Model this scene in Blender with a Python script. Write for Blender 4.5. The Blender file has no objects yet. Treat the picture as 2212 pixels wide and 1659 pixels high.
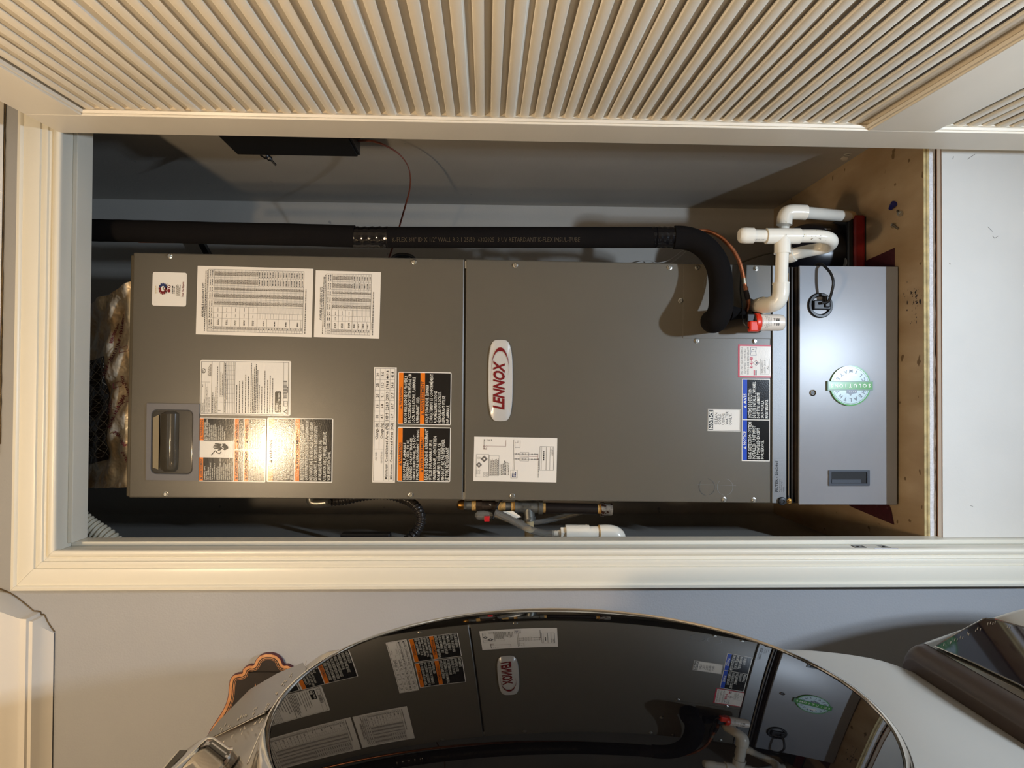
import bpy, math, random
from mathutils import Vector, Matrix
R = random.Random(7)
C = bpy.context.scene.collection
sc = bpy.context.scene
PI = math.pi
# ------------------------------------------------------------------ camera
F, CX, CY, ZC = 1534.0, 1106.0, 829.5, 1.47
yaw, pit, rol = map(math.radians, (0.84, 2.1, 0.35))
fw = Vector((math.sin(yaw)*math.cos(pit), math.cos(yaw)*math.cos(pit), -math.sin(pit)))
r0 = Vector((math.cos(yaw), -math.sin(yaw), 0)); d0 = -r0.cross(fw)
XC = math.cos(rol)*d0 + math.sin(rol)*r0      # image right (world down: the phone was held sideways)
YC = -math.sin(rol)*d0 + math.cos(rol)*r0     # image up (world right)
cam = bpy.data.objects.new('camera', bpy.data.cameras.new('camera')); C.objects.link(cam)
cam.data.sensor_width = 36; cam.data.sensor_fit = 'HORIZONTAL'; cam.data.lens = F/2212*36; cam.data.clip_start = 0.02
mw = Matrix((XC, YC, -fw)).transposed().to_4x4(); mw.translation = Vector((0, 0, ZC)); cam.matrix_world = mw
sc.camera = cam
# ------------------------------------------------------------------ light
sc.view_settings.view_transform = 'Standard'; sc.view_settings.look = 'None'
sc.view_settings.exposure = 0.0; sc.view_settings.gamma = 1.0; sc.view_settings.use_curve_mapping = False
w = bpy.data.worlds.new('room_dark'); sc.world = w; w.use_nodes = True
w.node_tree.nodes['Background'].inputs[0].default_value = (0.01, 0.01, 0.01, 1)
def lamp(name, kind, loc, power, col, size, target=None, cone=None):
    l = bpy.data.lights.new(name, kind); l.energy = power; l.color = col
    if kind == 'AREA': l.shape = 'DISK'; l.size = size
    else: l.shadow_soft_size = size
    if cone: l.spot_size = math.radians(cone); l.spot_blend = 1.0
    o = bpy.data.objects.new(name, l); C.objects.link(o); o.location = loc
    if target is not None: o.rotation_euler = (Vector(target)-Vector(loc)).to_track_quat('-Z', 'Y').to_euler()
    return o
WARM = (1.0, 0.74, 0.455); COOL = (0.71, 0.84, 1.0)
lamp('ceiling_bulb', 'POINT', (-0.20, 0.06, 2.385), 21, WARM, 0.03)
lamp('ceiling_bulb', 'POINT', (-0.26, 0.16, 2.385), 21, WARM, 0.03)
lamp('work_light', 'SPOT', (0.15, 0.25, 0.07), 46, COOL, 0.018, (-0.10, 1.25, 1.8), 150)
lamp('work_light', 'SPOT', (0.19, 0.25, 0.07), 46, COOL, 0.018, (-0.10, 1.25, 1.8), 150)
# ------------------------------------------------------------------ materials
def lin(c):
    return tuple((x/255/12.92 if x/255 <= 0.04045 else ((x/255+0.055)/1.055)**2.4) for x in c)
MATS = {}
def mat(name, c, rough=0.5, metal=0.0, bump=0.0, bscale=200, var=0.0, vscale=8, stretch=(1, 1, 1), c2=None, coat=0.0, trans=0.0, ior=1.45, spots=None, emit=None, bdist=0.001, coatr=0.03):
    if name in MATS: return MATS[name]
    m = bpy.data.materials.new(name); m.use_nodes = True; nt = m.node_tree; b = nt.nodes['Principled BSDF']
    b.inputs['Base Color'].default_value = (*lin(c), 1); b.inputs['Roughness'].default_value = rough
    b.inputs['Metallic'].default_value = metal; b.inputs['IOR'].default_value = ior
    b.inputs['Coat Weight'].default_value = coat; b.inputs['Coat Roughness'].default_value = coatr
    b.inputs['Transmission Weight'].default_value = trans
    tc = nt.nodes.new('ShaderNodeTexCoord'); mp = nt.nodes.new('ShaderNodeMapping'); mp.inputs['Scale'].default_value = stretch
    nt.links.new(tc.outputs['Object'], mp.inputs[0])
    if var > 0:
        n = nt.nodes.new('ShaderNodeTexNoise'); n.inputs['Scale'].default_value = vscale; n.inputs['Detail'].default_value = 5
        nt.links.new(mp.outputs[0], n.inputs['Vector'])
        rp = nt.nodes.new('ShaderNodeValToRGB'); rp.color_ramp.elements[0].position = 0.3; rp.color_ramp.elements[1].position = 0.7
        c2_ = c2 or tuple(x*(1-var) for x in c)
        rp.color_ramp.elements[0].color = (*lin(c2_), 1); rp.color_ramp.elements[1].color = (*lin(c), 1)
        nt.links.new(n.outputs[0], rp.inputs[0]); src = rp.outputs[0]
        if spots:
            n2 = nt.nodes.new('ShaderNodeTexNoise'); n2.inputs['Scale'].default_value = spots[1]; n2.inputs['Detail'].default_value = 2
            nt.links.new(tc.outputs['Object'], n2.inputs['Vector'])
            r2 = nt.nodes.new('ShaderNodeValToRGB'); r2.color_ramp.elements[0].position = spots[2]; r2.color_ramp.elements[1].position = spots[2]+0.03
            nt.links.new(n2.outputs[0], r2.inputs[0])
            mx = nt.nodes.new('ShaderNodeMix'); mx.data_type = 'RGBA'
            nt.links.new(r2.outputs[0], mx.inputs[0]); nt.links.new(src, mx.inputs[6]); mx.inputs[7].default_value = (*lin(spots[0]), 1)
            src = mx.outputs[2]
        nt.links.new(src, b.inputs['Base Color'])
    if bump > 0:
        n = nt.nodes.new('ShaderNodeTexNoise'); n.inputs['Scale'].default_value = bscale; n.inputs['Detail'].default_value = 2
        nt.links.new(mp.outputs[0] if stretch != (1, 1, 1) else tc.outputs['Object'], n.inputs['Vector'])
        bp = nt.nodes.new('ShaderNodeBump'); bp.inputs['Strength'].default_value = bump; bp.inputs['Distance'].default_value = bdist
        nt.links.new(n.outputs[0], bp.inputs['Height']); nt.links.new(bp.outputs[0], b.inputs['Normal'])
        if coat: nt.links.new(bp.outputs[0], b.inputs['Coat Normal'])
    if emit: b.inputs['Emission Color'].default_value = (*lin(emit[0]), 1); b.inputs['Emission Strength'].default_value = emit[1]
    MATS[name] = m; return m
M = dict(
 wall=mat('wall_paint', (164, 165, 168), 0.29, bump=0.6, bscale=260, var=0.03, vscale=3, bdist=0.0006),
 closet=mat('closet_paint', (180, 176, 168), 0.6, bump=0.3, bscale=180, var=0.05, vscale=4, spots=((140, 140, 138), 26, 0.74)),
 trim=mat('cream_trim_paint', (228, 223, 208), 0.33, bump=0.25, bscale=60, var=0.04, vscale=6, stretch=(1, 1, .15), bdist=.0004),
 trimh=mat('cream_head_trim_paint', (228, 223, 208), 0.33, bump=0.25, bscale=60, var=0.04, vscale=6, stretch=(.15, 1, 1), bdist=.0004),
 door=mat('louvre_door_paint', (232, 222, 204), 0.38, bump=0.25, bscale=40, var=0.05, vscale=5, stretch=(1, .2, 1), bdist=.0005),
 caulk=mat('old_caulk', (120, 100, 70), 0.8, var=.4, vscale=60),
 gap=mat('dark_gap', (28, 22, 20), 0.9),
 ceil=mat('ceiling_white', (215, 212, 205), 0.9), floor=mat('floor_tile', (70, 62, 54), 0.5, var=.2, vscale=4), room=mat('room_wall', (186, 180, 170), 0.8),
 steel=mat('taupe_enamelled_steel', (92, 87, 77), 0.33, bump=0.25, bscale=900, var=0.03, vscale=5, bdist=.0003),
 steel2=mat('grey_strip_steel', (120, 121, 122), 0.36, metal=.3, bump=0.6, bscale=900, bdist=.0003),
 silver=mat('silver_grey_paint', (132, 133, 137), 0.30, bump=0.15, bscale=900, bdist=.0002, var=.03, vscale=12),
 dark=mat('black_plastic', (20, 20, 22), 0.4), rail=mat('brown_black_rail', (52, 42, 34), 0.45, metal=.2, var=.4, vscale=30),
 handle=mat('grey_handle_plastic', (98, 98, 103), 0.45), handleg=mat('smoked_clear_plastic', (70, 66, 58), 0.12, coat=.6),
 paper=mat('white_label_paper', (232, 226, 216), 0.42, bump=.15, bscale=120, bdist=.0004),
 gloss=mat('glossy_white_label', (232, 228, 220), 0.15, bump=.22, bscale=420, bdist=.0004),
 black=mat('label_black', (26, 25, 25), 0.15, bump=.22, bscale=420, bdist=.0004),
 orange=mat('label_orange', (232, 124, 32), 0.15, bump=.22, bscale=420, bdist=.0004),
 blue=mat('label_blue', (52, 84, 188), 0.15, bump=.22, bscale=420, bdist=.0004),
 red=mat('label_red', (184, 30, 56), 0.4), darkred=mat('badge_red', (112, 8, 18), 0.35), ink=mat('ink_black', (32, 31, 33), 0.4),
 inkg=mat('ink_grey', (104, 100, 96), 0.5), inkw=mat('ink_white', (225, 222, 212), 0.3), navy=mat('ink_navy', (30, 44, 96), 0.4), gold=mat('ink_gold', (200, 176, 112), 0.5),
 badge=mat('brushed_badge', (214, 212, 208), 0.25, metal=.3, bump=.3, bscale=500, bdist=.0003),
 green=mat('sticker_green', (66, 150, 60), 0.2, coat=.5), green2=mat('sticker_dark_green', (60, 110, 70), 0.3), sky=mat('sticker_pale_blue', (190, 214, 222), 0.2, coat=.5), slate=mat('sticker_slate', (70, 84, 100), 0.3),
 zinc=mat('zinc_screw', (190, 188, 180), 0.25, metal=.9), foam=mat('black_foam_insulation', (19, 17, 17), 0.95, ior=1.2, bump=.3, bscale=400, bdist=.0004, var=.1, vscale=20),
 tape=mat('black_vinyl_tape', (16, 15, 17), 0.13, bump=.7, bscale=60, bdist=.002), foamink=mat('foam_print', (60, 50, 34), 0.7),
 copper=mat('copper_tube', (226, 152, 112), 0.3, metal=.85, var=.25, vscale=60, c2=(184, 108, 72)), wire=mat('brown_wire', (112, 66, 54), 0.45), whitew=mat('white_wire', (200, 198, 192), 0.5),
 pvc=mat('white_pvc', (236, 230, 216), 0.22, var=.05, vscale=12, spots=((196, 184, 150), 90, .72)), pvcd=mat('yellowed_pvc', (206, 184, 136), 0.35, var=.2, vscale=25, c2=(150, 130, 100)),
 pumpb=mat('pump_black', (18, 18, 24), 0.3), pumpr=mat('pump_red', (132, 18, 22), 0.4), capred=mat('red_cap', (216, 50, 26), 0.35), lgrey=mat('light_grey_sticker', (150, 150, 150), .4),
 ply=mat('plywood_top', (176, 156, 126), 0.6, var=.35, vscale=9, stretch=(1.6, .5, 1), c2=(146, 122, 90), spots=((104, 82, 52), 30, .7), bump=.2, bscale=80),
 ply1=mat('ply_light', (205, 186, 136), 0.7, var=.2, vscale=60), ply2=mat('ply_mid', (168, 144, 92), 0.7, var=.25, vscale=60),
 gyps=mat('gypsum_core', (222, 222, 226), 0.9, var=.12, vscale=300, spots=((170, 60, 80), 28, .72), bump=.8, bscale=300), paperb=mat('brown_board_paper', (150, 108, 84), 0.8, var=.2, vscale=40),
 board=mat('grey_board_paint', (234, 234, 238), 0.6, spots=None), panel=mat('white_panel_paint', (214, 212, 206), 0.55, bump=.15, bscale=160, var=.03, vscale=6),
 maroon=mat('maroon_liner', (74, 34, 42), 0.35, var=.3, vscale=90, spots=((120, 96, 96), 120, .73)), bluep=mat('blue_nylon', (26, 30, 96), .4),
 foil=mat('crumpled_foil', (252, 244, 224), 0.36, metal=.22, bump=1.0, bscale=42, bdist=.009, var=.2, vscale=22, c2=(206, 176, 132)),
 foild=mat('foil_dark_reflection', (72, 62, 56), 0.3, metal=.4, bump=.8, bscale=30, bdist=.008), scrim=mat('scrim_yarn', (190, 186, 176), .5), fskink=mat('maroon_print', (120, 34, 46), .5),  # foild: foil with a dark reflection put into its base colour
 brass=mat('tarnished_brass', (176, 128, 62), .28, metal=.9, var=.4, vscale=70), galv=mat('galvanised_iron', (134, 134, 128), .42, metal=.7, var=.35, vscale=60, spots=((190, 184, 168), 80, .66)),
 rust=mat('dark_iron', (78, 64, 52), .5, metal=.6, var=.5, vscale=70, spots=((170, 160, 140), 90, .7)), iron=mat('black_iron', (30, 25, 23), .3, coat=.2), putty=mat('thread_sealant', (214, 168, 96), .6, var=.3, vscale=200, stretch=(1, 1, 6)),
 nickel=mat('pitted_nickel', (196, 186, 172), .3, metal=.8, spots=((80, 50, 40), 130, .55), var=.3, vscale=90), clear=mat('clear_vinyl', (200, 198, 192), .08, trans=.85, ior=1.35), redh=mat('red_clip', (178, 20, 30), .4),
 conduit=mat('black_ribbed_conduit', (46, 42, 40), .25), hose=mat('white_ribbed_hose', (204, 198, 178), .4),
 chrome=mat('chrome', (206, 202, 196), .10, metal=1.0), satin=mat('satin_silver', (150, 142, 128), .2, metal=.85), glass=mat('black_door_glass', (9, 8, 9), .012, ior=1.5),
 white=mat('white_enamel', (162, 158, 150), .38), graph=mat('graphite_plastic', (84, 72, 66), .42), disp=mat('display_glass', (16, 20, 40), .05, ior=1.7), icon=mat('icon_print', (196, 186, 170), .4), insert=mat('smoked_fascia', (74, 70, 64), .14, metal=.6),
 plaque=mat('plaque_black', (38, 30, 28), .45, var=.3, vscale=30), plaquec=mat('plaque_copper', (222, 164, 112), .5, var=.2, vscale=60, c2=(170, 110, 70)), plaquee=mat('plaque_edge', (84, 30, 40), .5),
 strike=mat('blackened_steel', (52, 48, 48), .3, metal=.8),
)
# ------------------------------------------------------------------ helpers
def ray(px, py): return fw*F + XC*(px-CX) + YC*(CY-py)
def at(px, py, Y):
    d = ray(px, py); p = d*(Y/d.y); return Vector((p.x, p.y, p.z+ZC))
def atz(px, py, Zr):
    d = ray(px, py); p = d*(Zr/d.z); return Vector((p.x, p.y, p.z+ZC))
def hit(px, py, P0, N):
    d = ray(px, py); o = Vector((0, 0, ZC)); return o + d*((Vector(P0)-o).dot(N)/d.dot(N))
def pts(l): return [at(*p) for p in l]
class MB:
    def __init__(s): s.v = []; s.f = []
    def add(s, v, f):
        n = len(s.v); s.v += [Vector(p) for p in v]; s.f += [tuple(i+n for i in q) for q in f]; return s
    def box(s, a, b):
        x0, y0, z0 = a; x1, y1, z1 = b
        return s.add([(x0, y0, z0), (x1, y0, z0), (x1, y1, z0), (x0, y1, z0), (x0, y0, z1), (x1, y0, z1), (x1, y1, z1), (x0, y1, z1)],
                     [(0, 3, 2, 1), (4, 5, 6, 7), (0, 1, 5, 4), (1, 2, 6, 5), (2, 3, 7, 6), (3, 0, 4, 7)])
    def prism(s, poly, vec):
        n = len(poly); v = [Vector(p) for p in poly]; v2 = [p+Vector(vec) for p in v]
        return s.add(v+v2, [tuple(range(n))[::-1], tuple(range(n, 2*n))] + [(i, (i+1) % n, n+(i+1) % n, n+i) for i in range(n)])
    def face(s, poly): return s.add(poly, [tuple(range(len(poly)))])
    def tube(s, path, r, n=16, caps=True, close=False):
        P = [Vector(p) for p in path]; m = len(P); rr = r if isinstance(r, (list, tuple)) else [r]*m
        T = [((P[min(i+1, m-1)]-P[max(i-1, 0)]) if not close else (P[(i+1) % m]-P[i-1])).normalized() for i in range(m)]
        t = T[0]; u = t.orthogonal().normalized(); v = []
        for i in range(m):
            u = (u - T[i]*u.dot(T[i])).normalized(); q = T[i].cross(u)
            v += [P[i] + (u*math.cos(2*PI*k/n) + q*math.sin(2*PI*k/n))*rr[i] for k in range(n)]
        f = []
        for i in range(m if close else m-1):
            j = (i+1) % m
            f += [(i*n+k, i*n+(k+1) % n, j*n+(k+1) % n, j*n+k) for k in range(n)]
        if caps and not close: f += [tuple(range(n))[::-1], tuple(range((m-1)*n, m*n))]
        return s.add(v, f)
    def cyl(s, a, b, r, n=20, r2=None): return s.tube([a, b], [r, r if r2 is None else r2], n)
    def lathe(s, prof, o, ax, n=32, cap=True):       # prof = (radius, height along ax)
        ax = Vector(ax).normalized(); u = ax.orthogonal().normalized(); q = ax.cross(u); o = Vector(o); v = []; m = len(prof)
        for r, h in prof: v += [o + ax*h + (u*math.cos(2*PI*k/n) + q*math.sin(2*PI*k/n))*r for k in range(n)]
        f = [(i*n+k, i*n+(k+1) % n, (i+1)*n+(k+1) % n, (i+1)*n+k) for i in range(m-1) for k in range(n)]
        if cap: f += [tuple(range(n))[::-1], tuple(range((m-1)*n, m*n))]
        return s.add(v, f)
    def grid(s, rows):
        m = len(rows); n = len(rows[0])
        return s.add([p for r in rows for p in r], [(i*n+k, i*n+k+1, (i+1)*n+k+1, (i+1)*n+k) for i in range(m-1) for k in range(n-1)])
def spline(P, k=6):
    P = [Vector(p) for p in P]; out = []
    for i in range(len(P)-1):
        a, b, c, d = P[max(i-1, 0)], P[i], P[i+1], P[min(i+2, len(P)-1)]
        for j in range(k):
            t = j/k; out.append(0.5*((2*b) + (c-a)*t + (2*a-5*b+4*c-d)*t*t + (3*b-a-3*c+d)*t*t*t))
    return out + [P[-1]]
def root_of(o):
    while o.parent: o = o.parent
    return o
def obj(name, mb, m, parent=None, smooth=False, bevel=0, seg=2, label=None, cat=None, group=None, kind=None, thick=0):
    me = bpy.data.meshes.new(name); o = bpy.data.objects.new(name, me); C.objects.link(o)
    vs = mb.v
    if parent: org = root_of(parent).location.copy(); o.parent = parent
    else:
        org = Vector([(min(p[i] for p in vs)+max(p[i] for p in vs))/2 for i in range(2)] + [min(p[2] for p in vs)]); o.location = org
    me.from_pydata([p-org for p in vs], [], mb.f); me.materials.append(m if not isinstance(m, str) else M[m]); me.validate()
    if smooth:
        me.polygons.foreach_set('use_smooth', [True]*len(me.polygons)); me.set_sharp_from_angle(angle=math.radians(38))
    if bevel:
        b = o.modifiers.new('bevel', 'BEVEL'); b.width = bevel; b.segments = seg; b.limit_method = 'ANGLE'; b.harden_normals = False
    if thick: t = o.modifiers.new('solid', 'SOLIDIFY'); t.thickness = thick
    return tag(o, label, cat, group, kind)
def tag(o, label=None, cat=None, group=None, kind=None):
    for k, v in (('label', label), ('category', cat), ('group', group), ('kind', kind)):
        if v: o[k] = v
    return o
def thing(name, loc, label, cat, group=None, kind=None):
    o = bpy.data.objects.new(name, None); C.objects.link(o); o.location = loc; o.empty_display_size = .05
    return tag(o, label, cat, group, kind)
def hexa(c4, Y0, Y1):    # front corners as pixels, front plane Y0, back plane Y1
    a = [at(px, py, Y0) for px, py in c4]; return MB().prism(a, (0, Y1-Y0, 0))
# text ------------------------------------------------------------
TC = bpy.data.curves.new('type', 'FONT'); TO = bpy.data.objects.new('type', TC); TCACHE = {}
def glyphs(s, bold=0.0, res=2, shear=0.0, sp=1.0):
    k = (s, bold, res, shear, sp)
    if k not in TCACHE:
        TC.body = s; TC.offset = bold; TC.resolution_u = res; TC.shear = shear; TC.space_character = sp
        me = bpy.data.meshes.new_from_object(TO)
        v = [(p.co.x, p.co.y) for p in me.vertices]; f = [tuple(p.vertices) for p in me.polygons]
        if not v: v = [(0, 0), (0, 0), (0, 0)]; f = []
        x0 = min(p[0] for p in v); x1 = max(p[0] for p in v)
        TCACHE[k] = ([(p[0]-x0, p[1]) for p in v], f, max(x1-x0, 1e-4)); bpy.data.meshes.remove(me)
    return TCACHE[k]
CAP = 0.682
class Label:
    """a sticker on a face: pixel-like page coordinates mapped onto the plane Y; glyph-up is image left, reading runs image up"""
    def __init__(s, parent, name, x0, y0, x1, y1, base, Y=1.596, r=0, label=None, kx=-.014, ky=.014, off=.0006, map=None):
        s.parent, s.Y, s.x0, s.y0, s.kx, s.ky, s.off, s.map = parent, Y, x0, y0, kx, ky, off, map
        s.lay = {}
        mb = MB(); poly = s.rr(x0, y0, x1, y1, r)
        front = [s.P(a, b, off) for a, b in poly]; mb.prism(front, (0, off*.9, 0))
        s.o = obj(name, mb, base, parent, label=label)
    def rr(s, x0, y0, x1, y1, r):
        if not r: return [(x0, y0), (x1, y0), (x1, y1), (x0, y1)]
        out = []
        for cx, cy, a in ((x1-r, y1-r, 0), (x0+r, y1-r, 90), (x0+r, y0+r, 180), (x1-r, y0+r, 270)):
            for i in range(6): t = math.radians(a+i*18); out.append((cx+r*math.cos(t), cy+r*math.sin(t)))
        return out
    def P(s, px, py, off):
        if s.map: return s.map(px, py, off)
        return at(px + s.kx*(py-s.y0), py + s.ky*(px-s.x0), s.Y-off)
    def L(s, m, lay): return s.lay.setdefault((m, lay), MB())
    def rect(s, x0, y0, x1, y1, m, lay=1, r=0): s.L(m, lay).face([s.P(a, b, s.off+.0003*lay) for a, b in s.rr(x0, y0, x1, y1, r)])
    def poly(s, p, m, lay=2): s.L(m, lay).face([s.P(a, b, s.off+.0003*lay) for a, b in p])
    def line(s, x0, y0, x1, y1, w, m='ink', lay=2):
        d = math.hypot(x1-x0, y1-y0) or 1; nx, ny = -(y1-y0)/d*w/2, (x1-x0)/d*w/2
        s.poly([(x0+nx, y0+ny), (x1+nx, y1+ny), (x1-nx, y1-ny), (x0-nx, y0-ny)], m, lay)
    def pl(s, P, w, m='ink', lay=2):
        for a, b in zip(P, P[1:]): s.line(*a, *b, w, m, lay)
    def frame(s, x0, y0, x1, y1, w, m='ink', lay=2): s.pl([(x0, y0), (x1, y0), (x1, y1), (x0, y1), (x0, y0)], w, m, lay)
    def ring(s, cx, cy, r, w, m='ink', lay=2, n=20):
        s.pl([(cx+r*math.cos(2*PI*i/n), cy+r*math.sin(2*PI*i/n)) for i in range(n+1)], w, m, lay)
    def disc(s, cx, cy, r, m, lay=1, n=28): s.poly([(cx+r*math.cos(2*PI*i/n), cy+r*math.sin(2*PI*i/n)) for i in range(n)], m, lay)
    def txt(s, t, x0, x1, ya, yb=None, m='ink', bold=0.0, lay=2, res=1, shear=0.0, sp=1.0, maxw=None):
        v, f, wd = glyphs(t, bold, res, shear, sp); k = (x1-x0)/CAP
        kw = (ya-yb)/wd if yb is not None else k*.88
        if maxw and kw*wd > maxw: kw = maxw/wd
        s.L(m, lay).add([s.P(x1 - y*k, ya - x*kw, s.off+.0003*lay) for x, y in v], f)
    def tri(s, x0, x1, ya, m='ink', hole='orange'):
        h = x1-x0; s.poly([(x1, ya), (x0, ya-h*.55), (x1, ya-h*1.1)], m, 2)
        s.line(x0+h*.38, ya-h*.55, x0+h*.72, ya-h*.55, h*.12, hole, 3)
    def micro(s, x0, x1, ya, yb, n, m='inkg', dens=.5, lay=2, ragged=.35, wmin=1.6, wmax=5):
        p = (x1-x0)/n
        for i in range(n):
            y = ya; end = yb + (ya-yb)*R.random()*ragged
            while y > end:
                wl = R.uniform(wmin, wmax); wl = min(wl, y-end)
                if wl > .5: s.rect(x0+p*i+p*(1-dens)/2, y-wl, x0+p*i+p*(1+dens)/2, y, m, lay)
                y -= wl + .9
    def done(s):
        for (m, lay), mb in s.lay.items():
            if lay <= 1 and len(mb.f) <= 14:
                for f in mb.f: obj('printed_band', MB().face([mb.v[i] for i in f]), m, s.o)
            elif mb.f: obj('lettering', mb, m, s.o, kind='stuff')
# ================================================================== STRUCTURE
YW, YJ = 1.39, 1.505
Z = lambda zr: zr + ZC
XL, XR, ZH = -.3097, .548, .831       # jamb faces and head
def struct(name, mb, m, label, cat, **k): return obj(name, mb, m, label=label, cat=cat, kind='structure', **k)
mb = MB().box((-1.2, YW, 0), (XL-.02, YJ, 2.44)).box((XR+.02, YW, 0), (1.5, YJ, 2.44)).box((XL-.02, YW, Z(ZH+.02)), (XR+.02, YJ, 2.44))
struct('wall_back', mb, 'wall', 'grey painted wall around the closet opening', 'wall')
struct('floor', MB().box((-1.2, -1.6, -.05), (1.5, 2.4, 0)), 'floor', 'dark floor of the laundry room below the frame', 'floor')
struct('ceiling', MB().box((-1.2, -1.6, 2.44), (1.5, 1.5, 2.5)), 'ceil', 'white ceiling of the laundry room above the frame', 'ceiling')
struct('wall_left', MB().box((-1.3, -1.6, 0), (-1.2, YW, 2.44)), 'room', 'plain wall behind the stacked laundry machines', 'wall')
struct('wall_right', MB().box((1.5, -1.6, 0), (1.6, YW, 2.44)), 'room', 'plain wall beyond the louvred door', 'wall')
struct('wall_front', MB().box((-1.2, -1.7, 0), (1.5, -1.6, 2.44)), 'room', 'plain wall behind the photographer', 'wall')
struct('wall_closet_right', MB().box((.618, YJ, 0), (.70, 2.4, 2.9)), 'closet', 'pale grey right side wall inside the closet', 'wall')
struct('wall_closet_left', MB().box((-.47, YJ, 0), (-.386, 2.4, 2.9)), 'closet', 'shadowed left side wall inside the closet', 'wall')
struct('wall_closet_back', MB().box((-.386, 2.31, 0), (.618, 2.4, 2.9)), 'closet', 'pale grey back wall of the closet behind the black pipe', 'wall')
struct('ceiling_closet', MB().box((-.47, YJ, 2.86), (.7, 2.4, 2.9)), 'closet', 'hidden ceiling high inside the closet', 'ceiling')
# jambs and stops
def trimset(name, mb, m, label, bevel=.0015): return struct(name, mb, m, label, 'trim', bevel=bevel)
trimset('trim_1', MB().box((XL-.02, YW-.004, 0), (XL, YJ, Z(ZH+.02))).box((XL, 1.463, 0), (XL+.0088, YJ, Z(ZH))), 'trim', 'cream left door jamb with its raised door stop')
trimset('trim_2', MB().box((XL, YW-.004, Z(ZH)), (XR, YJ, Z(ZH+.02))).box((XL+.0088, 1.449, Z(ZH-.0095)), (XR, YJ, Z(ZH))), 'trimh', 'cream head jamb across the top of the closet opening')
trimset('trim_3', MB().box((XR, YW-.004, 0), (XR+.02, YJ, Z(ZH+.02))), 'trim', 'cream hinge-side jamb hidden behind the louvred door')
prof = [(0, 0), (0, .007), (.0015, .0100), (.004, .0118), (.0085, .0118), (.0115, .0100), (.0130, .0060), (.0150, .0055), (.0180, .0085), (.0195, .0090), (.0205, .0140), (.0230, .0150), (.031, .0135), (.0322, .0130), (.0328, .0180), (.040, .0195), (.060, .0185), (.0632, .0175), (.0650, .0225), (.0665, .0235), (.072, .0220), (.0735, .0195), (.0735, 0)]
XI, ZI, XI2 = -.3007, .8150, .556
def casing(name, A, B, oA, oB, m, label):
    rows = []
    for w_, p in prof:
        rows.append([Vector((A[0]+oA[0]*w_, YW-p, Z(A[1]+oA[1]*w_))), Vector((B[0]+oB[0]*w_, YW-p, Z(B[1]+oB[1]*w_)))])
    mb = MB().grid(rows); n = len(prof)
    mb.f.append(tuple(2*i for i in range(n))); mb.f.append(tuple(2*i+1 for i in reversed(range(n))))
    return struct(name, mb, m, label, 'trim', smooth=True)
casing('trim_4', (XI, -ZC), (XI, ZI), (-1, 0), (-1, 1), 'trim', 'moulded cream casing up the left side of the opening')
casing('trim_5', (XI+.0002, ZI+.0002), (XI2, ZI+.0002), (-1, 1), (1, 1), 'trimh', 'moulded cream casing across the top of the opening')
casing('trim_6', (XI2+.0002, -ZC), (XI2+.0002, ZI), (1, 0), (1, 1), 'trim', 'moulded cream casing behind the louvred door')
struct('trim_9', MB().box((XI-.078, YW-.0015, 0), (XI-.0735, YW+.001, Z(.35))), 'gap', 'dark crack where the left casing meets the wall', 'trim')
# crown moulding, left end returned onto the wall
cp = [(0, 0), (.002, .002), (.010, .008), (.020, .014), (.032, .020), (.033, .026), (.0385, .0275), (.0395, .036), (.0405, .040), (.050, .052), (.062, .066), (.074, .084), (.084, .108), (.092, .124), (.100, .131), (.100, .133)]
PA = at(119, 1366, YW); x0c, z0c = PA.x, PA.z
rows = [[Vector((x0c+o_, YW, z0c+u_)), Vector((x0c+o_, YW-o_-.004, z0c+u_)), Vector((-1.2, YW-o_-.004, z0c+u_))] for o_, u_ in cp]
mb = MB().grid(rows)
mb.f.append((0, 1, 2)) if False else None
crn = struct('trim_7', mb, 'ceil', 'white crown moulding with mitred end at the upper left', 'trim', smooth=True)
crn.data.materials[0] = mat('crown_paint', (218, 212, 202), .45, bump=.2, bscale=90, bdist=.0005)
edge = [Vector((x0c+o_+.001+.0015*R.random(), YW-.001, z0c+u_)) for o_, u_ in cp]
obj('caulk_line', MB().tube(spline(edge, 3), .0012, 6), 'caulk', crn, label='cracked brown caulk bead')
# second crown above the head casing
PB = at(9, 262, YW); zb = PB.z-.0015
rows = [[Vector((-.12-o_, YW, zb+u_)), Vector((-.12-o_, YW-o_-.004, zb+u_)), Vector((1.2, YW-o_-.004, zb+u_))] for o_, u_ in cp]
c2 = struct('trim_8', MB().grid(rows), MATS['crown_paint'], 'underside edge of white moulding above the head casing', 'trim', smooth=True)
e2 = [Vector((x, YW-.002, zb-.0005-.0012*R.random())) for x in [-.1+.02*i for i in range(42)]]
obj('caulk_line', MB().tube(e2, [.0008+.0008*R.random() for _ in e2], 6), 'caulk', c2, label='cracked brown caulk bead')
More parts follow.
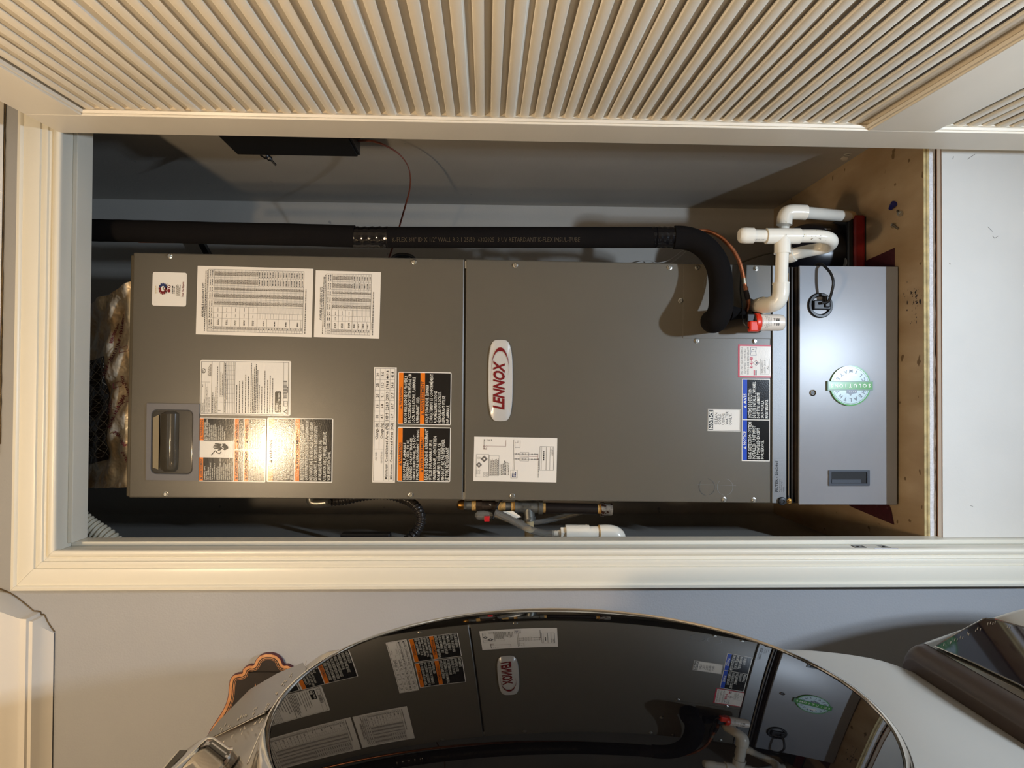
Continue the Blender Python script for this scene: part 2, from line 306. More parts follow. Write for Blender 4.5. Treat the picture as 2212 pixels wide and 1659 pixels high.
# ---- louvred door (swung open, hinged on the right jamb)
HX, HY = .4965, 1.385; dv = Vector((-.0513, -1, 0)).normalized(); tv = Vector((-dv.y, dv.x, 0))
if tv.x < 0: tv = -tv
def D(s_, zr, t): return Vector((HX, HY, Z(zr))) + dv*s_ + tv*t
def dbox(s0, s1, z0, z1, t0=0, t1=.035):
    return MB().add([D(s, z_, t) for z_ in (z0, z1) for s, t in ((s0, t0), (s1, t0), (s1, t1), (s0, t1))], [(0, 1, 2, 3), (7, 6, 5, 4), (0, 4, 5, 1), (1, 5, 6, 2), (2, 6, 7, 3), (3, 7, 4, 0)])
door = thing('door_1', D(0, -ZC, 0), 'tall cream louvred door swung open on the right of the closet', 'door', kind='structure')
DW, SW, ZT, ZB = .80, .104, .8195, -1.44
zr1 = at(176, 243, 1.281).z-ZC; zm1 = at(1876, 281, 1.281).z-ZC; zm2 = at(2019, 285, 1.281).z-ZC
obj('stile', dbox(0, SW, ZB, ZT), 'door', door, bevel=.0015)
obj('stile', dbox(DW-SW, DW, ZB, ZT), 'door', door, bevel=.0015)
for a, b in ((zr1, ZT), (zm2, zm1), (ZB, -1.25)): obj('rail', dbox(SW, DW-SW, a, b), 'door', door, bevel=.0015)
for a, b in ((zm1, zr1), (-1.25, zm2)):         # bead round each louvre field
    q = MB()
    for s_, sg in ((SW, 1), (DW-SW, -1)):
        q.add([D(s_, a, .0035), D(s_+.004*sg, a, .0035), D(s_+.006*sg, a, .008), D(s_, a, .013), D(s_, b, .0035), D(s_+.004*sg, b, .0035), D(s_+.006*sg, b, .008), D(s_, b, .013)],
              [(0, 1, 5, 4), (1, 2, 6, 5), (2, 3, 7, 6)])
    for z_, sg in ((a, 1), (b, -1)):
        q.add([D(SW, z_, .0035), D(SW, z_+.004*sg, .0035), D(SW, z_+.006*sg, .008), D(SW, z_, .013), D(DW-SW, z_, .0035), D(DW-SW, z_+.004*sg, .0035), D(DW-SW, z_+.006*sg, .008), D(DW-SW, z_, .013)],
              [(0, 1, 5, 4), (1, 2, 6, 5), (2, 3, 7, 6)])
    obj('bead_moulding', q, 'door', door)
sp = [(.0110, .0030), (.0120, .0058), (.0140, .0070), (.0168, .0062), (.0300, -.0190), (.0262, -.0290), (.0142, -.0094), (.0120, -.0086), (.0110, -.0062)]
slat = MB().add([D(s_, z_, t) for s_ in (SW, DW-SW) for t, z_ in sp], [tuple(range(9))[::-1], tuple(range(9, 18))] + [(i, (i+1) % 9, 9+(i+1) % 9, 9+i) for i in range(9)])
o0 = obj('slat', slat, 'door', door, smooth=True); me0 = o0.data; base_z = 0.0
pitch = .02665; n1 = int(round((zr1-zm1)/pitch)); zs = [zr1-.004-pitch*(i+.35) for i in range(n1)] + [zm2-.006-pitch*(i+.45) for i in range(16)]
for i, z_ in enumerate(zs):
    o = o0 if i == 0 else o0.copy()
    if i: C.objects.link(o)
    o.location = (0, 0, z_ + R.uniform(-.0006, .0006)); o.rotation_euler = (0, R.uniform(-.0008, .0008), 0)
# strike plate on left jamb
st = MB(); X_ = XL+.0012
st.prism([Vector((X_, 1.455, Z(-.760))), Vector((X_, 1.455, Z(-.826))), Vector((X_, 1.418, Z(-.832))), Vector((X_, 1.418, Z(-.756)))], (-.0011, 0, 0))
st.grid([[Vector((X_-.0012+.0095*t, 1.418-.036*t, Z(z_+(.5-k)*.012*t))) for t in (0, .35, .7, 1)] for z_, k in ((-.758, 1.5), (-.776, .8), (-.794, .5), (-.812, .2), (-.830, -.5))])
so = obj('strike_plate', st, 'strike', label='small blackened steel strike plate on the left jamb', cat='strike plate', thick=.0012)
obj('bolt_hole', MB().box((X_+.0003, 1.426, Z(-.808)), (X_+.0008, 1.446, Z(-.778))), 'trim', so)
for zz in (-.766, -.820): obj('screw', MB().lathe([(.003, 0), (.002, .001)], (X_, 1.438, Z(zz)), (1, 0, 0), 10), 'strike', so)
# ---- closet platform
PZ = -.949
pf = thing('closet_platform', (.1, 1.6, 0), 'raised stained plywood platform carrying the air handler', 'platform')
obj('plywood_top', MB().box((-.386, 1.5065, Z(PZ-.012)), (.618, 2.31, Z(PZ))), 'ply', pf)
for i, (m, t) in enumerate((('ply1', .0042), ('ply2', .0038), ('ply1', .004))):
    z1 = PZ - sum((.0042, .0038, .004)[:i]); obj('ply', MB().box((XL, 1.5048+.0006*(i % 2), Z(z1-t)), (XR, 1.507, Z(z1))), m, pf)
def ragged(x0, x1, ya, yb, zt, zb_, jit, n=60):
    mb = MB(); top = [Vector((x0+(x1-x0)*i/n, ya+R.uniform(-jit, jit), Z(zt))) for i in range(n+1)]
    bot = [Vector((p.x, p.y, Z(zb_))) for p in top]; bk = [Vector((p.x, yb, Z(zt))) for p in top]
    return mb.grid([bk, top, bot])
obj('gypsum_board', MB().grid([[Vector((x, Y, z)) for x in [XL+.001+(XR-XL-.002)*i/70 for i in range(71)]] for Y, z in ((1.506, Z(PZ-.0122)),)] + [[Vector((XL+.001+(XR-XL-.002)*i/70, 1.5046+R.uniform(-.0006, .0006), Z(PZ-zz)+R.uniform(-.0006, .0006)*(zz > .02))) for i in range(71)] for zz in (.0122, .0165, .0205, .0248)]), 'gyps', pf, label='broken white gypsum edge with red flecks')
obj('shadow_gap', MB().box((XL+.001, 1.5055, Z(PZ-.06)), (XR, 1.507, Z(PZ-.0125))), 'gap', pf)
obj('board_paper', MB().box((XL+.001, 1.5008, 0), (XR, 1.5036, Z(PZ-.0268))), 'paperb', pf)
obj('painted_board', MB().box((XL+.001, 1.4878, 0), (XR, 1.5008, Z(PZ-.0272))), 'board', pf)
obj('board_paper', ragged(XL+.001, XR, 1.4862, 1.4880, PZ-.0268, -1.47, .0004), 'paperb', pf)
obj('front_panel', MB().box((XL+.0092, 1.4848, 0), (XR-.012, 1.4858, Z(PZ-.0272))), 'panel', pf, label='white painted front panel with scuffs')
obj('base_framing', MB().box((-.386, 1.507, 0), (.618, 2.31, Z(PZ-.0125))), 'gap', pf)
sc_ = MB()
for a in ([(2090, 344), (2106, 333)], [(2134, 490), (2144, 500)], [(2144, 510), (2149, 515), (2156, 510)], [(2058, 344), (2060, 338)], [(2050, 568), (2054, 571)], [(2096, 1092), (2102, 1094)]):
    sc_.tube([at(*p, 1.4846) for p in a], .0005, 4)
obj('scuff_mark', sc_, 'inkg', pf, kind='stuff')
stn = MB()
for _ in range(46):
    px = R.gauss(1975, 9) if R.random() < .8 else R.uniform(1950, 1990); py = R.gauss(648, 22); r_ = R.uniform(.0007, .0022)
    c = atz(min(max(px, 1946), 1992), py, PZ+.0004); st_ = 1 if R.random() < .75 else 3
    stn.face([c+Vector((math.cos(2*PI*k/8)*r_*st_, math.sin(2*PI*k/8)*r_, 0)) for k in range(8)])
obj('dark_splatter', stn, mat('spill', (30, 20, 14), .4), pf)['kind'] = 'stuff'
# ================================================================== AIR HANDLER
YU = 1.596
un = thing('air_handler', (.03, 1.87, Z(-.70)), 'tall taupe steel air handler cabinet covered with warning labels', 'air handler')
obj('cabinet', hexa([(282, 550), (1698, 575), (1698, 1086), (272, 1073)], 1.606, 2.155), 'steel', un, bevel=.003)
obj('upper_panel', hexa([(288, 545), (1003, 559.5), (1000, 1079.5), (278, 1075)], YU, 1.606), 'steel', un, bevel=.0025, label='upper blower door panel')
obj('lower_panel', hexa([(1007, 559.5), (1666, 573), (1665, 1087), (1003, 1080)], YU, 1.606), 'steel', un, bevel=.0025, label='lower coil door panel')
obj('access_plate', hexa([(1477, 570), (1665.5, 573.5), (1665, 732), (1475, 730.5)], YU-.0014, YU+.001), 'steel', un, bevel=.0006, label='piping access plate')
obj('filter_door', hexa([(1668.5, 573), (1700, 574), (1699, 1088), (1668, 1087)], YU-.0015, 1.606), 'steel2', un, bevel=.0012, label='narrow filter door strip')
ring_ = MB()
for cx_, cy_, r_ in ((1527, 1052, 17), (1566, 1052, 17), (1527, 1052, 17)):
    for a0, a1 in ((-80, 80), (100, 235)):
        P_ = [at(cx_+r_*math.cos(math.radians(a)), cy_+r_*1.05*math.sin(math.radians(a)), YU-.0002) for a in range(a0, a1, 14)]; ring_.tube(P_, .0006, 4)
ring_.tube(pts([(1507, 1046, YU-.0002), (1590, 1049, YU-.0002)]), .0003, 4)
obj('knockout', ring_, 'steel2', un)
for P_ in ([(1530, 592), (1522, 606), (1521, 622)],): obj('knockout', MB().tube(spline(pts([(a, b, YU-.0015) for a, b in P_]), 5), .0004, 4), 'steel2', un)
scr = [(368, 553), (895, 566), (1113.5, 573), (1446, 578), (1506, 578), (1632.5, 580), (1470, 650), (1504.5, 736), (1630, 737), (359, 1067), (888, 1069), (1107, 1071), (1563.5, 1079), (1627.5, 1080)]
sm = MB().lathe([(.0056, 0), (.0058, .0012), (.0042, .0016), (.0040, .0016)], (0, 0, 0), (0, -1, 0), 18).lathe([(.0040, .0014), (.0040, .0048), (.0034, .0056), (.0016, .0056), (.0014, .0046)], (0, 0, 0), (0, -1, 0), 6)
s0 = None
for i, p in enumerate(scr):
    if s0 is None: s0 = o = obj('screw', MB().add([v+at(*p, YU) for v in sm.v], sm.f), 'zinc', un, smooth=False); base = at(*p, YU)
    else:
        o = s0.copy(); C.objects.link(o)
        tgt = at(*p, YU-(.0014 if 1476 < p[0] < 1665 and p[1] < 731 else 0)); o.location = tgt-base
# latch bits at seam ends
for p in ((1006, 572), (1001.5, 1071)): obj('clip', MB().prism([at(p[0]-2, p[1]-8, 1.5975), at(p[0]+2, p[1]-8, 1.5975), at(p[0]+2, p[1]+8, 1.5975), at(p[0]-2, p[1]+8, 1.5975)], (0, .004, 0)), 'zinc', un)
# handle
hb = MB()
def ringface(o_pts, i_pts): 
    n = len(o_pts); return MB().add(o_pts+i_pts, [(i, (i+1) % n, n+(i+1) % n, n+i) for i in range(n)])
def rrpx(x0, y0, x1, y1, r, Y, n=6, kx=-.014, ky=.014):
    out = []
    for cx_, cy_, a in ((x1-r, y1-r, 0), (x0+r, y1-r, 90), (x0+r, y0+r, 180), (x1-r, y0+r, 270)):
        for i in range(n):
            t = math.radians(a+i*90/(n-1)); out.append(at(cx_+r*math.cos(t)+kx*(cy_+r*math.sin(t)-y0), cy_+r*math.sin(t)+ky*(cx_+r*math.cos(t)-x0), Y))
    return out
o_, i_ = rrpx(317, 871, 431, 1037, 1.5, YU-.004), rrpx(327, 884, 418, 1024, 12, YU-.004)
q = ringface(o_, i_); q.add(rrpx(317, 871, 431, 1037, 1.5, YU)+o_, [(i, (i+1) % 24, 24+(i+1) % 24, 24+i) for i in range(24)])
i2 = rrpx(329, 886, 416, 1022, 11, YU-.0005); q.add(i_+i2, [(i, (i+1) % 24, 24+(i+1) % 24, 24+i) for i in range(24)])
hd = obj('handle_bezel', q, 'handle', un, label='grey recessed handle bezel')
obj('handle_cup', MB().face(rrpx(329, 886, 416, 1022, 11, YU-.0008)), mat('cup_dark', (44, 40, 34), .25), hd)
rows = []
for i in range(9):
    a = i/8; Yv = YU-.001-.010*math.sin(PI*min(1, a*1.0)); px = 349+(388-349)*a
    rows.append([at(px, 889, Yv+.006), at(px-1, 894, Yv), at(px-2, 925, Yv-.001), at(px-3, 955, Yv-.0015), at(px-3, 985, Yv-.001), at(px-3, 1012, Yv), at(px-2, 1019, Yv+.006)])
obj('handle_grip', MB().grid(rows), 'handleg', hd, smooth=True)
obj('handle_rim', MB().tube(rrpx(329, 886, 416, 1022, 11, YU-.0012)[:], .0009, 6, close=True), 'handleg', hd, smooth=True)
rows = [[at(331+12*a, 896+6*(1-a), YU-.001-.004*a), at(330+13*a, 955, YU-.001-.005*a), at(330+12*a, 1014-4*(1-a), YU-.001-.004*a)] for a in (0, .3, .6, 1)]
obj('handle_flange', MB().grid(rows), mat('cup_light', (150, 140, 118), .25), hd, smooth=True)
# ---------------- labels
def blk(L, x0, x1, ya, yb, lines, m='inkw', bold=.012, first=None, fit=None, sz=.72, wf=.8):
    p = (x1-x0)/len(lines); kw = p*sz/CAP*wf
    for t in lines: kw = min(kw, (ya-yb)/glyphs(t, bold, 1)[2])
    for i, t in enumerate(lines):
        L.txt(t, x0+p*i+p*(1-sz)/2, x0+p*i+p*(1+sz)/2, ya, ya-kw*glyphs(t, bold, 1)[2], m, bold)
# contractor sticker
L = Label(un, 'contractor_sticker', 330, 587, 404, 660, 'gloss', r=5, kx=-.03, ky=.03, label='small white rounded service sticker')
cx_, cy_ = 353, 623
for i in range(12):
    a = 2*PI*i/12; m = 'navy' if math.sin(a) < 0 else 'darkred'
    L.poly([(cx_+7*math.cos(a-.26), cy_+10*math.sin(a-.26)), (cx_+9.5*math.cos(a-.16), cy_+13*math.sin(a-.16)), (cx_+9.5*math.cos(a+.16), cy_+13*math.sin(a+.16)), (cx_+7*math.cos(a+.26), cy_+10*math.sin(a+.26)), (cx_+4.5*math.cos(a+.26), cy_+6*math.sin(a+.26)), (cx_+4.5*math.cos(a-.26), cy_+6*math.sin(a-.26))], m)
L.pl([(362, 612), (353, 622), (362, 633)], 1.2, 'ink', 3)
L.rect(359, 619, 362, 624, 'navy', 2); L.disc(366, 618, 3.6, 'darkred'); L.disc(366, 618, 1.8, 'gloss', 2); L.disc(366, 627, 3.6, 'darkred')
L.micro(372, 379, 633, 612, 2, 'ink', .6); L.micro(381, 391, 637, 611, 5, 'inkg', .5); L.micro(336, 342, 634, 614, 2, 'gold', .3)
L.txt('Trust The Experts', 394, 398, 640, 607, 'darkred', .02); L.done()
# accessory sheets
def sheet(x0, y0, x1, y1, cols, split, rows_s, rows_b, name):
    L = Label(un, 'accessory_sheet', x0, y0, x1, y1, 'paper', ky=.027, kx=-.028, label=name)
    h = y1-y0; yt = y1-h*.05; yb = y0+h*.06
    L.txt('AVAILABLE ACCESSORY KITS', x0+11, x0+16, y0+h*.745, y0+h*.245, 'ink', .02)
    L.micro(x0+17.5, x0+19.5, yt, yb, 1, 'ink', .7, ragged=.05); L.micro(x0+20.5, x0+23, yt-15, yb, 1, 'inkg', .5, ragged=0)
    tx0, tx1 = x0+24, x1-20; hx = tx0+13
    ys = [y1-h*(c) for c in cols]
    xs = tx0+13+(tx1-tx0-13)*split
    lm = lambda *a: L.line(*a[:4], a[4] if len(a) > 4 else .35, 'inkg')
    L.frame(tx0, ys[-1], tx1, ys[0], .5, 'ink')
    for y in ys[1:-1]: lm(tx0, y, tx1, y)
    lm(hx, ys[0], hx, ys[-1], .5)
    for j in range(len(ys)-1): L.micro(tx0+2, hx-2, ys[j]-1.5, ys[j+1]+1.5, 2, 'inkg', .5, ragged=.2, wmin=1, wmax=3)
    n = rows_s
    for i in range(1, n): x = hx+(xs-hx)*i/n; lm(x, ys[0], x, ys[2], .25); lm(x, ys[5], x, ys[-1], .25)
    nb = 5 if rows_s > 20 else 3
    for i in range(1, nb+1): x = hx+(xs-hx)*i/nb; lm(x, ys[2], x, ys[5], .5)
    for i in range(nb):
        x = hx+(xs-hx)*(i+.4)/nb; L.micro(x, x+4.5, ys[2]-3, ys[3]+2, 2, 'ink', .5, ragged=.2, wmin=2, wmax=4)
        for j in (3, 4): L.micro(x+1, x+3, ys[j]-2.5, ys[j+1]+2, 1, 'inkg', .7, ragged=.1, wmin=1, wmax=2)
    nr = rows_b
    for i in range(nr):
        x = xs+(tx1-xs)*i/nr; lm(x, ys[0], x, ys[2], .4); lm(x, ys[3], x, ys[4], .3); lm(x, ys[8], x, ys[-1], .4)
        px_ = (tx1-xs)/nr
        L.micro(x+px_*.3, x+px_*.7, ys[1]-1, ys[2]+.5, 1, 'ink', .9, ragged=.1, wmin=1, wmax=2)
        for j in (8, 9): L.micro(x+px_*.25, x+px_*.7, ys[j]-2, ys[j+1]+3, 1, 'ink', .8, ragged=.1, wmin=1.2, wmax=2.2)
    nd = int(nr*2.1)
    for i in range(nd): x = xs+(tx1-xs)*i/nd; lm(x, ys[4], x, ys[8], .22)
    for i in range(4): x = xs+(tx1-xs)*(i+.6)/4; lm(x+6, ys[2], x+6, ys[3], .45); L.micro(x-3, x, ys[2]-3, ys[3]+3, 1, 'ink', .6, ragged=.2)
    for j in (5, 6, 7): L.micro(hx+.5, tx1-.5, ys[j]-4, ys[j+1]+4, int((tx1-hx)/1.9), 'inkg', .55, ragged=.1, wmin=1.5, wmax=3.5)
    for j in (8, 9): L.micro(hx+.5, xs-.5, ys[j]-4, ys[j+1]+4, int((xs-hx)/1.9), 'inkg', .55, ragged=.1, wmin=1.5, wmax=3.5)
    L.micro(hx+.5, xs, ys[1]-.8, ys[2]+.8, int((xs-hx)/2.4), 'inkg', .5, ragged=.1, wmin=1, wmax=2)
    for y in (y0+h*.33, y0+h*.37, y0+h*.43, y0+h*.5): lm(hx, y, tx1, y, .2)
    L.micro(x1-16, x1-13.5, yt, y0+h*.30, 1, 'inkg', .8, ragged=0)
    L.done()
cols = (.05, .085, .125, .245, .325, .415, .52, .63, .72, .84, .955)
sheet(427, 574, 677, 722, cols, .49, 36, 17, 'large white sheet titled AVAILABLE ACCESSORY KITS')
sheet(682, 584, 823, 728, cols, .53, 18, 7, 'smaller white sheet titled AVAILABLE ACCESSORY KITS')
# rating plate
L = Label(un, 'rating_plate', 433, 777, 629, 896, 'gloss', r=4, label='cream rating plate with tables', ky=.014)
L.frame(435.5, 780.5, 623.5, 893.5, .6); L.line(458, 781, 458, 893, .6); L.line(613, 781, 613, 893, .4); L.line(508, 781, 508, 893, .5)
L.line(436, 825, 455, 825, .4); L.line(444, 826, 444, 893, .3); L.line(450, 826, 450, 893, .3)
L.txt('LENNOX', 437, 441, 891, 870, bold=0); L.txt('DALLAS, TEXAS', 441.5, 443.7, 889, 862); L.txt('M/N: CBX47UHET-042-230-71', 445.5, 448.8, 890, 837, 'inkg'); L.txt('S/N 1624K10124', 451.2, 454.6, 890, 858, 'inkg')
L.micro(436, 441, 835, 827, 1, 'inkg', .4); L.micro(449, 457, 812, 784, 3, 'inkg'); L.ring(440, 801, 4.6, .8); L.txt('ETL', 437.8, 442.2, 804.5, 797.5, bold=.02)
L.micro(459, 472, 892, 825, 4, 'ink', .45, ragged=.6); L.micro(469, 472, 849, 790, 1, 'inkg', .5, ragged=0)
L.pl([(476, 868), (482, 868)], .8); L.poly([(467, 868), (471, 866.5), (471, 869.5)], 'ink'); L.line(472, 886, 478, 886, .8)
L.frame(475, 781, 484, 856, .35, 'inkg'); L.micro(476, 483, 853, 783, 2, 'inkg', .4)
for i in range(6): L.line(484.5+i*4, 781, 484.5+i*4, 893, .35, 'inkg')
for i in range(9): L.line(484.5, 789+i*10, 508, 789+i*10, .35, 'inkg')
L.micro(485, 489, 890, 784, 1, 'ink', .4, ragged=0); L.micro(489, 493, 862, 800, 1, 'inkg', .4)
for x, e in ((511, 830), (517, 822), (523.5, 820), (530, 808), (536, 812), (542, 783), (545.5, 806), (549, 792), (552.5, 785), (556, 798), (559.5, 830), (565, 833), (571.5, 799), (577.5, 818), (583, 809), (588.5, 815)):
    L.micro(x, x+2.6, 891, e, 1, 'ink' if x > 508 and x < 562 else 'inkg', .6, ragged=0)
L.rect(595, 843, 609, 889, 'black', 1, r=3); L.txt('AHRI', 596.5, 602.5, 887, 869, 'inkw', .03, lay=3); L.txt('CERTIFIED', 602, 606, 867, 846, 'inkw', .02, lay=3); L.micro(604, 607, 886, 870, 1, 'inkw', .6, lay=3)
for i in range(26): L.rect(613.5, 820+i*1.5, 620.5, 820+i*1.5+R.choice((.4, .7, 1.0)), 'ink', 2)
L.micro(621, 623, 846, 833, 1, 'inkg', .8, ragged=0); L.poly([(622, 892), (613.5, 886.5), (622, 881)], 'ink', 1); L.poly([(620.8, 889.6), (615.8, 886.5), (620.8, 883.4)], 'gloss', 2); L.frame(614.5, 864, 622, 875, .6); L.line(614.5, 869.5, 622, 869.5, .5); L.done()
# shock warning
W2 = ['ELECTRIC SHOCK HAZARD.', 'MAY CAUSE INJURY OR DEATH.', 'Line voltage is present at all', 'components when unit is', 'not in operation on units', 'with single pole contactors.', 'Disconnect all remote', 'electric power supplies', 'before opening unit panel.', 'Unit may have multiple', 'power supplies.']
L = Label(un, 'shock_warning_label', 431, 902, 575, 1040, 'gloss', r=2, label='orange and black electric shock warning label with hand pictogram')
for y0, y1, w_ in ((903.5, 951.5, 'WARNING'), (988, 1038, 'AVERTISSEMENT')):
    L.rect(431.5, y0, 440, y1, 'orange'); L.rect(440.3, y0, 505, y1, 'black')
    L.tri(433.5, 438.5, y1-2.5); L.txt(w_, 433.7, 438.5, y1-10, y0+(3 if w_[0] == 'W' else 3), bold=.02)
blk(L, 441.5, 487, 950, 905, W2); blk(L, 441.5, 503, 1036, 990, ['DANGER DE CHOC', 'ÉLECTRIQUE.', 'PEUT CAUSER DES', 'BLESSURES OU LA MORT.', 'Sur les unités avec', 'contacteurs unipolaires, la', 'tension de ligne est', 'présente sur tous les', "composants même lorsque l'unité", "n'est pas en fonction.", 'Couper toutes les sources', "d'alimentation à distance", "avant d'ouvrir le panneau.", "L'unité peut avoir plusieurs", "sources d'alimentation."])
L.rect(431.7, 953, 504.5, 986.5, 'gloss')
hp = [(494, 964), (487, 957.5), (477, 958), (470, 957), (465, 957), (464.5, 959.3), (471, 960), (464, 960.3), (461.5, 962), (464, 963.2), (472, 962.6), (461, 964), (460.5, 966), (462, 966.6), (473, 965.4), (463, 967.6), (463, 969.6), (465, 970), (475, 968.5), (471, 971.5), (472, 973), (476, 972.5), (481, 970), (487, 972), (494, 968)]
L.poly(hp, 'ink', 2); L.pl([(477, 956), (482, 961), (477.5, 963), (484, 968), (479.5, 970), (485, 974)], 1.5, 'gloss', 3)
L.pl([(457, 983), (466, 973), (471, 978), (476, 979), (479, 975)], 2, 'ink', 2)
for x0, x1, n in ((507.5, 526, 2), (528.5, 573, 5)):
    for y0, y1, w_ in ((903.5, 969.5, 'WARNING'), (971.5, 1038, 'AVERTISSEMENT')):
        L.rect(x0, y0, x0+8.5, y1, 'orange'); L.rect(x0+8.8, y0, x1, y1, 'black'); yy = y1-(14 if w_[0] == 'W' else 3)
        L.tri(x0+2, x0+7, yy); L.txt(w_, x0+2, x0+7, yy-8, y0+(13 if w_[0] == 'W' else 2), bold=.02)
        t = (['Cancer and Reproductive Harm', 'www.P65Warnings.ca.gov'] if w_[0] == 'W' else ['Cancer et lésions du système', 'reproductif. www.P65Warnings.ca.gov']) if n == 2 else (['Risk of fire.', 'To reduce the risk of fire,', 'burns or electric shock,', 'follow all instructions and', 'verify the circuit rating.'] if w_[0] == 'W' else ['Risque de feu.', 'Pour réduire les risques', 'de feu ou de choc, suivre', 'toutes les instructions et', 'vérifier le circuit.'])
        blk(L, x0+9.5, x1-(1 if n == 2 else 8), y1-2, y0+2, t)
L.line(506.2, 903, 506.2, 1038, .9, 'gloss'); L.done()
# auxiliary label
L = Label(un, 'fire_warning_label', 577.5, 902, 720, 1041, 'gloss', r=3, label='large glossy AVERTISSEMENT label below the rating plate')
for x0, x1, w_, t in ((581, 636, 'WARNING', ['RISK OF FIRE. AUXILIARY DEVICES WHICH', 'MAY BE IGNITION SOURCES SHALL NOT BE', 'INSTALLED IN THE DUCTWORK, OTHER THAN', 'AUXILIARY DEVICES LISTED FOR USE WITH', 'THE SPECIFIC APPLIANCE.', 'SEE INSTRUCTIONS.']), (638, 717.5, 'AVERTISSEMENT', ["RISQUE D'INCENDIE. LES DISPOSITIFS AUXILIAIRES", "QUI PEUVENT ÊTRE DES SOURCES D'INFLAMMATION", 'NE DOIVENT PAS ÊTRE INSTALLÉS DANS LE RÉSEAU', "DE CONDUITS, À L'EXCEPTION DES DISPOSITIFS", 'AUXILIAIRES ÉNUMÉRÉS POUR UNE', "UTILISATION AVEC L'APPAREIL SPÉCIFIQUE.", 'VOIR LES INSTRUCTIONS.'])):
    L.rect(x0, 904, x0+10, 1038.5, 'orange'); L.rect(x0+10.3, 904, x1, 1038.5, 'black')
    y = 1012 if w_[0] == 'A' else 1000; L.tri(x0+2.2, x0+8, y); L.txt(w_, x0+2.2, x0+8, y-9, 934 if w_[0] == 'A' else 950, bold=.02)
    blk(L, x0+11, x1-.5, 1036, 907, t, bold=.01, sz=.7, wf=1.05)
L.done()
# charge table
L = Label(un, 'charge_table_label', 808, 793, 857, 1042, 'paper', kx=-.016, ky=.012, label='long white refrigerant charge area table')
L.frame(810.5, 796, 853.5, 1039, .5); xs_ = [810.5, 821.5, 832, 843, 853.5]
for x in xs_[1:-1]: L.line(x, 796, x, 1039 if x > 825 else 970, .4, 'inkg')
for y in (820, 842.5, 865, 888, 910.5): L.line(810.5, y, 853.5, y, .4, 'inkg')
L.line(810.5, 970, 832, 970, .4, 'inkg')
rowsT = [('Charge (lb)', ['10', '15', '20', '25', '30']), ('Charge (kg)', ['4.5', '6.8', '9.1', '11.3', '13.6']), ('Minimum Conditioned Area (ft2)', ['149.9', '224.9', '299.9', '374.8', '449.8']), ('Minimum Conditioned Area (m2)', ['13.9', '20.9', '27.9', '34.8', '41.8'])]
for i, (t, vs_) in enumerate(rowsT):
    a, b = xs_[i]+2.6, xs_[i+1]-2.4
    wd = glyphs(t, .01)[2]; k = (b-a)/CAP*.93; L.txt(t, a, b, 912+wd*k if i < 2 else 1035, 913, bold=.012)
    for j, vv in enumerate(vs_):
        wv = glyphs(vv, .012)[2]*k; c = 899.5-22.6*j; L.txt(vv, a, b, c+wv/2, c-wv/2, bold=.012)
L.txt('ALJ 24D', 813.5, 817, 995, 976, 'inkg'); L.txt('108173-01', 825.5, 829, 1000, 976, 'inkg'); L.done()
for (x0, y0, x1, y1, lab, A, B) in ((860.5, 803, 975.5, 917, 'orange WARNING label about disposing of refrigerant', ['RISK OF FIRE. DISPOSE OF PROPERLY', 'IN ACCORDANCE WITH FEDERAL OR', 'LOCAL REGULATIONS. FLAMMABLE', 'REFRIGERANT USED.'], ["RISQUE D'INCENDIE. ÉLIMINER", 'CORRECTEMENT ET CONFORMÉMENT', 'AUX RÉGLEMENTATIONS', 'FÉDÉRALES OU LOCALES.', 'RÉFRIGÉRANT UTILISE', 'INFLAMMABLE.']),
        (859, 922, 974, 1040, 'orange WARNING label about puncturing refrigerant tubing', ['RISK OF FIRE. FLAMMABLE', 'REFRIGERANT USED. TO BE', 'REPAIRED ONLY BY TRAINED', 'SERVICE PERSONNEL. DO NOT', 'PUNCTURE REFRIGERANT TUBING.'], ["RISQUE D'INCENDIE. RÉFRIGÉRANT", 'UTILISE INFLAMMABLE. SEUL', "UN PERSONNEL, D'ENTRETIEN", 'FORMÉ PEUT RÉPARER CE', 'PRODUIT. NE PAS PERFORER', 'LE TUBE RÉFRIGÉRANT.'])):
    L = Label(un, 'refrigerant_warning_label', x0, y0, x1, y1, 'gloss', r=3, label=lab)
    L.rect(x0+1.5, y0+1.8, x0+11, y1-1.8, 'orange', r=1); L.rect(x0+11.2, y0+1.8, x0+48, y1-1.8, 'black'); L.rect(x0+48.2, y0+1.8, x0+57.8, y1-1.8, 'orange'); L.rect(x0+58, y0+1.8, x1-1.8, y1-1.8, 'black')
    L.tri(x0+3.5, x0+9, y1-34); L.txt('WARNING', x0+3.3, x0+9, y1-42, y0+34, bold=.02); L.tri(x0+50.3, x0+56, y1-20); L.txt('AVERTISSEMENT', x0+50.2, x0+56, y1-28, y0+20, bold=.02)
    blk(L, x0+12, x0+47.5, y1-4, y0+4, A, bold=.01, sz=.72, wf=1.0); blk(L, x0+58.5, x1-2.5, y1-4, y0+4, B, bold=.01, sz=.72, wf=1.0); L.done()
